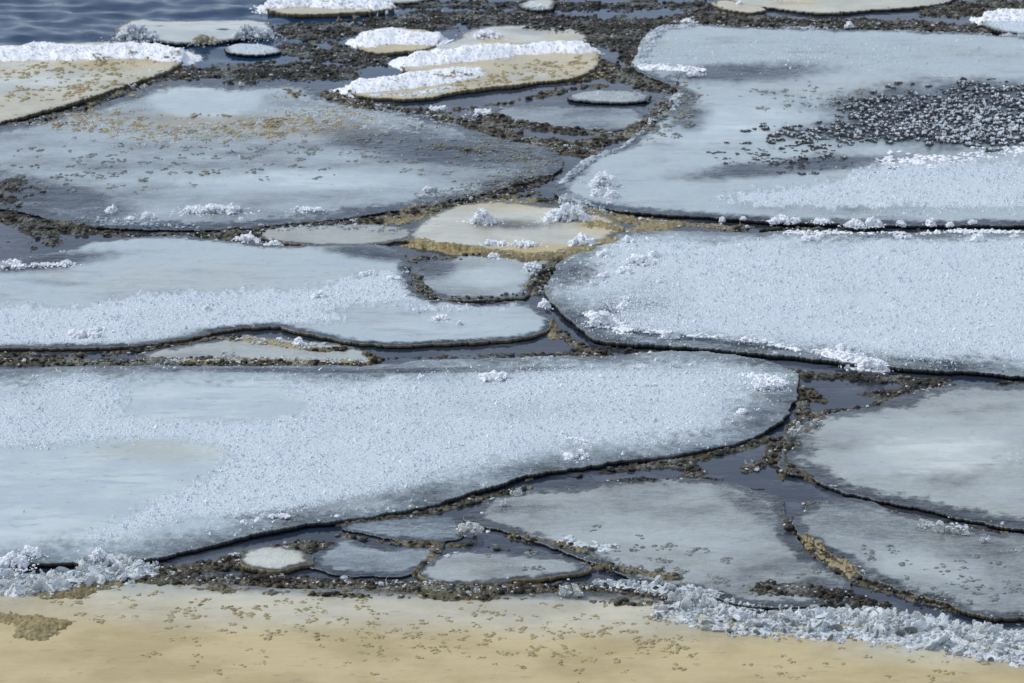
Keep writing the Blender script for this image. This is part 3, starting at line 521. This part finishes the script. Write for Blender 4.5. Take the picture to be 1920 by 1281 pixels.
ontop = up(DO) > .5*up(D); D = up(D); TT = up(TT/WS); SPK = up(SP_/WS)*(.55+.45*sst(150, 400, V))
sn = .5+.5*np.clip(.62*fbm(X/.12+5, Y/.17, 4, .6)+.5*N1+.30*fbm(X/.035, Y/.05+9, 2), -1.2, 1.2)
q = sn-(1.10+.06*sst(330, 200, V)-D)
q = np.where(ontop, q, q-1.1*sst(.0185, .032, H))
hs = np.where(q > 0, np.clip(q, 0, .5)**.7*.040*(.8+.5*N4)+(.007*N3+.0025*NF)*sst(0, .12, q), -.02)
base = np.maximum(H, 0)
zs = base+hs-.001
at = np.zeros((*X.shape, 4), np.float32); at[..., 0] = SPK; at[..., 1] = TT; at[..., 3] = 1
km = cellmax(q) > 0
for (a, b), lab in zip(((-200, 330), (330, 600), (600, 2000)),
        ('dark brown slush with pale ice specks filling the gaps between the far floes', 'olive brown slush lining the gaps around the small floes at mid height', 'brown crumbly slush around the near floes and along the shore ice')):
    m = km & (V[:-1, :-1] >= a) & (V[:-1, :-1] < b)
    s_ = grid_mesh('slush', X, Y, zs, m, SLUSH, None, at); tag(s_, lab, 'slush', kind='stuff')
    wt = (q > .05)*np.clip(q, 0, .4)*SPK*(V >= a)*(V < b)*(U > -60)*(U < 1990)*(V > -30)*(V < 1320); r_ = scatter(wt, 5)
    n = int(min(r_[4]*2600, 5000)); x, y, r, c, _ = scatter(wt, n)
    R = rng.uniform(.003, .009, n)*(1+(rng.random(n) > .95)*1.0)
    v, f = blobs(np.stack([x, y, zs[r, c]+R*.3], -1), R, 1, (1.2, 1.2, .8), .2, 3)
    mesh_np('ice_bits', v, f, CLOUDY, s_, False)['kind'] = 'stuff'
    wt = (q > .01)*(.3+np.clip(q, 0, .4))*(V >= a)*(V < b)*(U > -60)*(U < 1990)*(V > -30)*(V < 1320)*(TT < .5)*(D > .6); r_ = scatter(wt, 5)
    n = int(min(r_[4]*2200, 7000)); x, y, r, c, _ = scatter(wt, n)
    R = .004+.015*rng.random(n)**1.8; v, f = blobs(np.stack([x, y, zs[r, c]], -1), R, 1, (1.4, 1.2, .8), .42, 0)
    mesh_np('slush_crumbs', v, f, SLUSH, s_, True, np.tile(np.array([0, .03, 0, 1.]), (len(v), 1)))['kind'] = 'stuff'
H = np.where(q > 0, np.maximum(H, zs), H)

# ------------------------------------------------------------------ ridges of crushed ice on the shore ice
def ridge(label, pts, w_, h_, dens, smax, mats, name='crushed_ice_ridge'):
    o = bank(None, pts, w_, h_*.9, OLDSNOW, name, 1.4, 1.6, .010, CLOUDY); tag(o, label, 'ice ridge')
    A = np.array(pts, float); PX, PY = px(A[:, 0], A[:, 1]); d = up(linedist(Xc, Yc, list(zip(PX, PY))))
    for k, (mat, fr_) in enumerate(mats):
        W = np.clip(1-d/w_+.4*N1, 0, 1)**.7; s = scatter(W, 5); n = int(s[4]*dens*fr_); x, y, r, c, _ = scatter(W, n)
        R = smax*1.1*rng.uniform(.1, 1, n)**3.6+.0035; v, f = blobs(np.stack([x, y, H[r, c]+R*rng.uniform(-.4, .5, n)], -1), R, 2, (1.5, 1.1, .5), .05, 9, spin=True)
        mesh_np('ice_blocks', v, f, mat, o, False)['kind'] = 'stuff'
    return o
MX = [(CLEAR, .45), (CLOUDY, .45), (OLDSNOW, .6)]
ridge('long ridge of crushed clear ice blocks heaped on the shore ice, lower right', [(1300, 1130), (1340, 1150), (1430, 1168), (1560, 1160), (1700, 1168), (1800, 1186), (1920, 1204), (2150, 1232)], .135, .034, 3000, .026, MX)
ridge('low fringe of half melted crushed ice in front of the long ridge, lower right', [(1260, 1150), (1400, 1184), (1560, 1190), (1700, 1196), (1820, 1222), (1960, 1240), (2150, 1262)], .13, .022, 1300, .026, [(CLOUDY, .6), (GREYLUMP, .4)])
ridge('white crushed ice ridge in the lower left corner, against the huge frosted floe', [(-300, 1110), (-60, 1100), (60, 1098), (130, 1090), (180, 1080), (250, 1074)], .15, .05, 3000, .028, MX)
ridge('short band of crushed ice just left of the long ridge, on the slush strip', [(1130, 1100), (1220, 1106), (1290, 1120)], .06, .025, 2600, .026, MX, 'crushed_ice_band')

# ------------------------------------------------------------------ lumps frozen into the shore ice
def lumps(parent, pts, rr, n, R, mat, name):
    A = np.array(pts, float); D_ = up(np.clip(1-linedist(Uc/rr[0], Vc/rr[1], [(a/rr[0], b/rr[1]) for a, b in pts]), 0, 1)); x, y, r, c, _ = scatter(D_*(U > -50)*(U < 1980)*(V < 1310), n)
    P = []; RR = []
    for a, b, z in zip(x, y, np.maximum(H[r, c], 0)):
        s = R*rng.uniform(.35, 1)**1.6+.004
        for k in range(rng.integers(4, 9)):
            P.append((a+rng.normal(0, s*1.4), b+rng.normal(0, s*1.6), z)); RR.append(s*rng.uniform(.3, .8))
    v, f = blobs(np.array(P), np.array(RR), 2, (1.5, 1.3, .55), .25); q = mesh_np(name, v, f, mat, parent, True); q['kind'] = 'stuff'; return q
lumps(F['sheet'], [(300, 1150), (700, 1170), (1250, 1200)], (300, 60), 190, .009, SHEETLUMP, 'frozen_slush')
lumps(F['sheet'], [(500, 1230), (1000, 1225), (1700, 1250)], (400, 70), 110, .007, SHEETLUMP, 'frozen_slush')
lumps(F['centre_low'], [(1080, 1040), (1400, 1110)], (200, 50), 90, .010, GREYLUMP, 'frozen_slush')
lumps(F['grey_big'], [(150, 320), (450, 290), (800, 290)], (260, 60), 240, .014, GREYLUMP, 'frozen_slush')
lumps(F['grey_big'], [(120, 235), (300, 262), (480, 240), (640, 215), (780, 232)], (130, 26), 620, .007, CLOUDY, 'frost_crumbs')
lumps(F['grey_big'], [(150, 225), (300, 258), (480, 250), (620, 225)], (110, 20), 330, .010, TANLUMP, 'frozen_slush')
lumps(F['grey_big'], [(820, 372), (950, 345), (1020, 315), (900, 275)], (60, 14), 300, .009, GREYLUMP, 'frozen_slush')
lumps(F['right_bottom'], [(1650, 1080), (1850, 1120)], (200, 60), 60, .010, GREYLUMP, 'frozen_slush')
lumps(F['right_up'], [(1270, 190), (1240, 240)], (70, 45), 130, .015, GREYLUMP, 'frozen_slush')
lumps(F['right_up'], [(1500, 190), (1600, 200)], (130, 30), 90, .011, GREYLUMP, 'frozen_slush')
lumps(F['two_ridge'], [(900, 162), (1060, 130)], (120, 16), 110, .014, TANLUMP, 'frozen_slush')
lumps(F['left_tan'], [(30, 150), (230, 130), (100, 190)], (160, 28), 160, .016, TANLUMP, 'frozen_slush')

# ------------------------------------------------------------------ the dark patch of frost tufts on the vast floe
def tuft_mesh(k):
    rg = np.random.default_rng(100+k); n = 9+k*2
    P = np.stack([rg.normal(0, .4, n), rg.normal(0, .4, n), np.abs(rg.normal(.25, .3, n))], -1)
    dv, df = blobs(P*np.array([1.3, 1, .55])-np.array([0, 0, .1]), rg.uniform(.25, .5, n), 1, (1.3, 1.1, .8), .3, 0, rg)
    m = 4+k*2; P2 = np.stack([rg.normal(0, .35, m), rg.normal(0, .35, m), rg.uniform(.45, .8, m)], -1)
    wv_, wf = blobs(P2, rg.uniform(.16, .34, m), 1, (1, 1, 1.1), .3, 0, rg)
    return dv, df, wv_, wf
TU = [tuft_mesh(k) for k in range(6)]
pd = sst(0, .8, 1-np.sqrt(((Uc-1740)/275)**2+((Vc-228-(-.10)*(Uc-1740))/62)**2)+.5*N1[::ST, ::ST]); pd = np.maximum(pd, .35*sst(0, .9, 1-np.sqrt(((Uc-1560)/230)**2+((Vc-262+.14*(Uc-1560))/52)**2)+.6*N1[::ST, ::ST])); pd = np.maximum(pd, .9*sst(0, .6, 1-np.sqrt(((Uc-1870)/140)**2+((Vc-250)/42)**2)+.3*N1[::ST, ::ST]))
x, y, r, c, _ = scatter(up(pd)*(V < 318-(U-1450)*.0)*(V > 140)*(U < 2010)*(H > .02), 1900)
white = sst(1500, 1900, U[r, c]+2.2*(V[r, c]-230))+rng.normal(0, .22, len(x)); S_ = rng.uniform(.2, 1, len(x))**2*.026+.005
order = np.argsort(-S_*(1/(V[r, c]*-1+900))*900*((U[r, c] < 1920)+.1))
pm = []
for k, (dv, df, wv_, wf) in enumerate(TU):
    for wh in (0, 1):
        s2 = np.array([.6, .6, .8]) if not wh else np.array([.9, .9, 1.1])
        V_ = np.concatenate([dv, wv_*s2+(0 if not wh else np.array([0, 0, -.1]))]); F_ = np.concatenate([df, wf+len(dv)])
        me = bpy.data.meshes.new('frost_tuft'); me.from_pydata([tuple(a) for a in V_], [], [tuple(int(i) for i in a) for a in F_])
        me.materials.append(DARKLUMP); me.materials.append(RIME if not wh else SNOW)
        me.polygons.foreach_set('material_index', np.array([0]*len(df)+[1]*len(wf), dtype=np.int32)); me.update(); pm.append((me, V_, F_, len(df)))
rest_v, rest_f, rest_m, nv = [], [], [], 0
for i, k in enumerate(order):
    j = (k % 6)*2+int(white[k] > .85); s = S_[k]; a = rng.uniform(0, 6.28)
    if i < 100:
        o = bpy.data.objects.new('frost_tuft', pm[j][0]); sc.collection.objects.link(o); o.parent = F['right_up']
        o.location = (x[k], y[k], H[r[k], c[k]]); o.scale = (s, s, s); o.rotation_euler = (0, 0, a)
    else:
        v_ = pm[j][1]*s; ca, sa = math.cos(a), math.sin(a)
        rest_v.append(np.stack([v_[:, 0]*ca-v_[:, 1]*sa+x[k], v_[:, 0]*sa+v_[:, 1]*ca+y[k], v_[:, 2]+H[r[k], c[k]]], -1)); rest_f.append(pm[j][2]+nv); nv += len(v_)
        rest_m.append(np.r_[np.zeros(pm[j][3]), np.ones(len(pm[j][2])-pm[j][3])])
o = mesh_np('frost_tufts', np.concatenate(rest_v), np.concatenate(rest_f), DARKLUMP, F['right_up'], False); o['kind'] = 'stuff'
o.data.materials.append(RIME); o.data.polygons.foreach_set('material_index', np.concatenate(rest_m).astype(np.int32))
lumps(F['right_up'], [(1680, 312), (1800, 305), (1950, 285)], (60, 12), 90, .020, SNOW, 'snow_crumbs')
lumps(F['right_up'], [(1400, 300), (1560, 320)], (130, 16), 60, .012, DARKLUMP, 'frozen_slush')

# ------------------------------------------------------------------ snow clumps, each lying on its own
def ground(u, v):
    j = int(round((u+420)/1.7)); i = int(round((v+150)/1.5)); return max(0.0, float(H[max(0, min(NV-1, i)), max(0, min(NU-1, j))]))
def clump(u, v, wp, hp, label, mat=SNOW, name='snow_clump', cat='snow clump', group=None, seed=None, lay='heap'):
    rg = np.random.default_rng(int(u*7+v)); z0 = ground(u, v); s = mpp(v); x0, y0 = px(u, v, z0); W = wp*s; Hh = hp*s*1.02
    r = min(W*.5, max(Hh*.42, .007)); r = min(r, .018); n = int(np.clip(4*(W/r)*max(1, Hh/r)*.6, 10, 260))
    t = rg.uniform(-1, 1, n); env = (1-np.abs(t)**2.2)
    if lay == 'row': env = np.clip(.45+.6*rg.random(n), 0, 1)
    hmax = Hh*env**.6*(.55+.45*np.interp(t, np.linspace(-1, 1, 7), rg.random(7))); zz = rg.random(n)**.8*np.maximum(hmax-r*.6, 0)
    dp = max(r*1.2, min(W*.30, Hh*1.1)); P = np.stack([t*(W/2-r*.6), rg.normal(0, .45, n)*dp*(1-zz/(Hh+.001)*.6), zz], -1)
    R = r*rg.uniform(.3, 1.1, n); v_, f = blobs(P, R, 2, (1.15, 1, .9), .42, 2, rg, spin=True)
    m = n*4; k = rg.integers(0, n, m); dr = rg.normal(size=(m, 3)); dr /= np.linalg.norm(dr, axis=1, keepdims=True); dr[:, 2] = np.abs(dr[:, 2])
    v2, f2 = blobs(P[k]+dr*R[k, None]*.9, R[k]*rg.uniform(.15, .42, m), 1, (1.2, 1, .8), .4, 2, rg)
    g_ = n*2; v3, f3 = blobs(np.stack([rg.normal(0, .36, g_)*W, rg.normal(0, .9, g_)*dp, np.zeros(g_)], -1), .002+.006*rg.random(g_)**2, 1, (1.3, 1.2, .7), .3, 1, rg)
    k0 = n*len(ICO[2][0]); v_ = np.concatenate([v_, v2]); f = np.concatenate([f, f2+k0])
    v_[:, 2] = np.maximum(v_[:, 2], -.012)
    o = mesh_np(name, v_, f, mat, None, False); o.location = (x0, y0+dp*.3, z0-.002); tag(o, label, cat, group)
    if Hh*W > .0022: mesh_np('snow_dust', v3, f3, mat, o, False)['kind'] = 'stuff'
    return o
def chunk(u, v, wp, hp, label, mat=CLEAR, n=9, cat='ice chunk', white=.25):
    rg = np.random.default_rng(int(u*11+v)); z0 = ground(u, v); s = mpp(v); x0, y0 = px(u, v, z0); W = wp*s; Hh = hp*s*1.02
    o = bpy.data.objects.new('ice_chunk', None)
    t = rg.uniform(-.8, .8, n); P = np.stack([t*W*.42, rg.normal(0, .22, n)*W*.5, rg.random(n)*Hh*(1-np.abs(t)*.7)*.75], -1)
    R = np.maximum(min(W, Hh)*.42*rg.uniform(.5, 1, n), .006); v_, f = blobs(P, R, 2, (1.3, 1, .7), .05, 11, rg, spin=True); v_[:, 2] = np.maximum(v_[:, 2], -.01)
    o = mesh_np('ice_chunk', v_, f, mat, None, False); o.location = (x0, y0, z0); tag(o, label, cat)
    if white:
        m = int(n*3); k = rg.integers(0, n, m); v2, f2 = blobs(P[k]+rg.normal(size=(m, 3))*R[k, None]*.6+np.array([0, 0, .3])*R[k, None], R[k]*rg.uniform(.15, .35, m), 1, (1.3, 1, .6), .2, 2, rg)
        v2[:, 2] = np.maximum(v2[:, 2], -.005); mesh_np('frost_coat', v2, f2, OLDSNOW, o, False)
    return o
C = [
 (1133, 347, 50, 30, 'largest lumpy snow clump on the left tip of the vast upper right floe'),
 (1117, 367, 22, 14, 'left of two small snow clumps below the largest clump on the vast floe'),
 (1147, 369, 27, 17, 'right of two small snow clumps below the largest clump on the vast floe'),
 (1142, 382, 12, 7, 'tiniest snow crumb under the three clumps on the left tip of the vast floe'),
 (209, 397, 20, 17, 'upright snow clump standing alone on the near left part of the large grey blue floe'),
 (398, 399, 108, 19, 'long row of white snow lumps on the front of the large grey blue floe', 'row'),
 (578, 396, 52, 11, 'short row of snow lumps right of the long row on the grey blue floe', 'row'),
 (278, 410, 30, 14, 'ragged snow clump between the upright clump and the long row on the grey blue floe'),
 (242, 413, 22, 9, 'low snow clump just right of and below the upright clump on the grey blue floe'),
 (451, 413, 9, 9, 'snow crumb alone under the right end of the long row of snow lumps'),
 (800, 356, 16, 9, 'small faint snow clump on the right half of the large grey blue floe'),
 (462, 452, 52, 15, 'snow clump half sunk in the brown slush below the large grey blue floe'),
 (512, 464, 44, 12, 'low wet snow clump just right of the half sunk one, behind the broad pale floe'),
 (22, 500, 44, 15, 'snow clump at the left edge of the photo, on the broad pale floe'),
 (92, 498, 70, 7, 'flat strip of crusty snow joining two clumps at the left edge', 'row'),
 (125, 496, 26, 12, 'rounded snow clump at the right end of the flat crusty strip on the left'),
 (160, 632, 62, 12, 'ragged snow pile on the frosted front of the broad pale floe, near the left edge', 'row'),
 (182, 620, 26, 12, 'highest snow lump above the ragged pile on the front of the broad pale floe'),
 (388, 580, 14, 10, 'single round snow crumb where frost meets smooth ice on the broad pale floe'),
 (598, 558, 30, 12, 'snow clump on the frost line, left of and below the small rounded pad'),
 (690, 517, 34, 12, 'greyish snow clump near the top right of the broad pale floe'),
 (740, 524, 30, 10, 'crumbly snow on the tip of the frost beside the small rounded pad'),
 (824, 600, 30, 13, 'two joined snow lumps on the right tongue of the broad pale floe'),
 (862, 608, 12, 8, 'snow crumb right of the two joined lumps on the tongue of the broad pale floe'),
 (560, 648, 22, 15, 'spiky snow clump on the crumbly brown rim of the thin grey pane'),
 (525, 643, 14, 12, 'little snow spike on the brown slush in front of the broad pale floe'),
 (905, 418, 44, 30, 'upright white snow chunk on the back of the small tan floe at the centre'),
 (1062, 414, 84, 34, 'big slanting snow chunk at the back right corner of the small tan floe'),
 (1092, 462, 52, 30, 'flat leaning snow chunk on the front right of the small tan floe'),
 (984, 462, 44, 13, 'low snow pile left of the leaning chunk on the small tan floe', 'row'),
 (928, 458, 40, 9, 'low snow pile on the small tan floe, under the upright white chunk', 'row'),
 (999, 508, 36, 22, 'snow chunk on the back right rim of the small rounded pad'),
 (925, 483, 24, 9, 'small icy clump in the slush behind the small rounded pad'),
 (1200, 494, 54, 22, 'heaped slanting pile of snow on the left end of the wide frosted floe'),
 (1170, 512, 26, 15, 'snow clump touching the lower left of the heaped slanting pile on the wide frosted floe'),
 (1226, 480, 20, 12, 'snow clump touching the upper right of the heaped slanting pile on the wide frosted floe'),
 (1132, 480, 26, 14, 'snow clump nearest the back left edge of the wide frosted floe'),
 (1178, 455, 22, 12, 'snow clump on the back edge of the wide frosted floe near its left end'),
 (1130, 520, 22, 10, 'low snow clump left of the heaped slanting pile on the wide frosted floe'),
 (1112, 534, 14, 10, 'snow crumb near the far left tip of the wide frosted floe'),
 (1236, 530, 13, 10, 'small snow crumb alone, right of the heaped slanting pile'),
 (1168, 578, 27, 13, 'snow clump with a smaller lump on top, left part of the wide frosted floe'),
 (1174, 564, 14, 12, 'small lump just behind the snow clump on the left part of the wide frosted floe'),
 (1128, 608, 46, 34, 'tall ragged snow clump near the front left edge of the wide frosted floe'),
 (1256, 632, 32, 18, 'snow clump on the left end of the snow ridge of the wide frosted floe'),
 (1584, 658, 28, 17, 'rounded snow clump standing just behind the snow ridge of the wide frosted floe'),
 (1634, 690, 50, 22, 'large broken snow piece ending the snow ridge on the wide frosted floe'),
 (1522, 450, 38, 11, 'flat snow piece on the back edge of the wide frosted floe, left of the others', 'row'),
 (1692, 447, 34, 8, 'low snow crumbs in the middle of the back edge of the wide frosted floe', 'row'),
 (1800, 440, 50, 14, 'snow piece leaning over the dark gap, back edge of the wide frosted floe'),
 (1832, 452, 30, 18, 'upright snow piece just right of the leaning one on the wide frosted floe'),
 (1902, 446, 20, 9, 'rightmost snow crumb on the back edge of the wide frosted floe'),
 (1355, 413, 11, 10, 'first snow crumb from the left in the front row on the vast floe'),
 (1392, 411, 10, 9, 'second snow crumb from the left in the front row on the vast floe'),
 (1462, 416, 36, 12, 'low broad snow lump, third from the left in the front row on the vast floe'),
 (1490, 415, 20, 10, 'snow lump touching the right end of the low broad one on the vast floe'),
 (1541, 417, 32, 9, 'flat snow lump in the middle of the row along the front of the vast floe'),
 (1602, 424, 36, 16, 'widest rounded snow lump in the row along the front of the vast floe'),
 (1638, 422, 30, 20, 'pointed snow lump right of the widest one in the row on the vast floe'),
 (1689, 421, 16, 12, 'small round snow lump right of the pointed one in the row on the vast floe'),
 (1746, 422, 16, 12, 'small upright snow lump in the right half of the row on the vast floe'),
 (1782, 422, 12, 8, 'second snow lump from the right end of the row on the vast floe'),
 (1824, 420, 16, 9, 'last low snow lump at the right end of the row on the vast floe'),
 (1300, 140, 22, 8, 'snow clump ending the snow patch at the upper left of the vast floe'),
 (928, 712, 54, 18, 'wide lumpy snow clump near the back edge of the huge frosted floe'),
 (790, 710, 16, 11, 'single square snow crumb left of the wide lumpy clump on the huge frosted floe'),
 (1198, 692, 20, 12, 'small snow clump at the back edge of the huge frosted floe, right half'),
 (1220, 723, 26, 6, 'flat faint snow crumbs right of the middle of the huge frosted floe', 'row'),
 (1390, 776, 20, 12, 'small snow clump near the rounded right end of the huge frosted floe'),
 (1440, 728, 58, 18, 'scattered snow pile on the rounded right end of the huge frosted floe', 'row'),
 (1082, 858, 46, 18, 'ragged snow clump near the front edge of the huge frosted floe'),
 (1080, 828, 34, 9, 'two snow crumbs just behind the ragged clump on the huge frosted floe', 'row'),
 (524, 970, 40, 7, 'flat snow crumbs right of two small ones near the huge frosted floe front', 'row'),
 (456, 982, 13, 10, 'left one of two small snow crumbs near the front edge of the huge frosted floe'),
 (484, 978, 15, 9, 'right one of two small snow crumbs near the front edge of the huge frosted floe'),
 (186, 1044, 28, 22, 'rounded snow clump on the smooth near corner of the huge frosted floe'),
 (22, 1062, 62, 30, 'biggest snow clump in the lower left corner, cut by the left edge of the photo'),
 (58, 1042, 36, 22, 'snow clump behind and right of the biggest one in the lower left corner'),
 (1020, 582, 24, 24, 'wet snow clump in the narrow water gap left of the wide frosted floe'),
 (915, 70, 56, 16, 'lumpy snow clump on the flat pale floe behind the two ridges'),
 (1005, 14, 30, 10, 'snow cap on the tiny pale lump in the dark slush at the top edge'),
 (820, 205, 30, 8, 'small snow pile in the slush below the two ridges, left of the lavender pane', 'row'),
 (905, 213, 34, 9, 'snow crumbs at the left end of the lavender grey pane', 'row'),
 (268, 86, 10, 10, 'little snow knob sticking up behind the long snow bank at the upper left'),
 (1592, 50, 16, 10, 'snow crumb in the brown slush strip behind the vast floe, middle one'),
 (1680, 62, 20, 7, 'snow crumb in the brown slush strip behind the vast floe, right one'),
 (1290, 42, 26, 8, 'snow crumb in the brown slush strip behind the vast floe, left one'),
 (1388, 8, 12, 9, 'round snow knob on the back of the little sloping tan slab'),
]
for q_ in C: clump(*q_[:5], lay=(q_[5] if len(q_) > 5 else 'heap'))
for (u, v, w1, h1, lab) in ((256, 74, 78, 32, 'large frosty lump on the left end of the thin pale floe by open water'), (384, 80, 46, 17, 'small tan lump on the front middle of the thin pale floe by open water'), (474, 68, 76, 26, 'large frosty lump on the right end of the thin pale floe by open water')):
    clump(u, v, w1, h1, lab, OLDSNOW if w1 > 50 else OLDTAN, 'frozen_lump', 'ice lump')
CHK = [
 (880, 1006, 44, 44, 'tall clear ice chunk standing at the pointed end of the smooth grey green floe', 14, .3), (966, 928, 26, 16, 'small clear ice chunk on the slush at the front edge of the huge frosted floe', 5, .4),
 (942, 950, 26, 16, 'half melted clear ice chunk on the back edge of the smooth grey green floe', 5, .3), (1070, 1118, 38, 32, 'cloudy upright ice chunk on the crushed slush strip at the bottom', 7, .8),
 (1300, 1138, 36, 28, 'pale ice chunk at the left start of the long crushed ridge', 6, .7), (1782, 998, 86, 30, 'big clear ice chunk on the brown rim between the two grey floes at the right', 12, .6),
 (1730, 990, 40, 18, 'frosty ice chunk touching the left side of the big clear one at the right', 7, .8), (1492, 816, 40, 26, 'clear frosty ice chunk at the back left corner of the smooth plain floe', 8, .8),
 (1530, 798, 30, 16, 'clear ice chunk right of the frosty one at the corner of the smooth plain floe', 5, .3), (732, 1096, 44, 13, 'elongated clear ice chunk on the crushed slush strip, left of the middle', 6, .5),
 (648, 1094, 16, 11, 'small clear ice chunk left of the elongated one on the slush strip', 4, .3), (802, 1100, 28, 14, 'slanting clear ice chunk just below the long olive edged pane', 4, .5),
 (262, 166, 48, 16, 'clear ice chunk on the front rim of the tan floe in the upper left', 6, .5), (1852, 1018, 32, 16, 'small dark glassy ice chunk on the brown rim near the right edge', 5, .3),
 (1530, 1140, 22, 14, 'clear ice chunk in the dark slush at the front tip of the grey green floe', 4, .5), (1466, 1142, 20, 12, 'round clear ice ball at the front edge of the grey green floe', 3, 0),
 (1742, 735, 24, 11, 'bright ice chunk in the dark slush strip by the right channel', 4, .9), (530, 1083, 18, 10, 'clear ice chunk at the left part of the slush strip, below the frosted slab', 4, .4), (895, 780+330, 30, 10, 'dull ice chunk in the middle of the crushed slush strip', 4, .3),
 (62, 665, 16, 8, 'clear ice chip in the slush below the broad pale floe, near the left edge', 3, .5), (430, 666, 40, 12, 'glassy ice chunk on the back of the crumbly brown rim of the thin pane', 6, .3), (1404, 868, 26, 12, 'glassy ice chunk in the brown slush of the dark channel', 4, .3),
 (1020, 552, 18, 20, 'clear round ice chunk in the narrow water gap beside the wide frosted floe', 4, .3), (450, 160, 14, 12, 'bright ice chip in dark slush behind the large grey blue floe', 3, .8),
]
for u, v, w1, h1, lab, n_, wh in CHK: chunk(u, v, w1, h1, lab, CLEAR, n_, white=wh)
for o in sc.objects:
    if 'label' in o:
        g = {'snow clump': 'snow clumps lying on the floes', 'ice floe': 'ice floes drifting side by side', 'ice chunk': 'clear ice chunks among the floes', 'ice lump': 'lumps on the thin pale floe', 'ice ridge': 'crushed ice ridges on the shore ice'}.get(o['category'])
        if g: o['group'] = g
        if len(o['label'].split()) > 16: print('LONG', len(o['label'].split()), o['label'])
print('verts', sum(len(o.data.vertices) for o in sc.objects if o.type == 'MESH'))
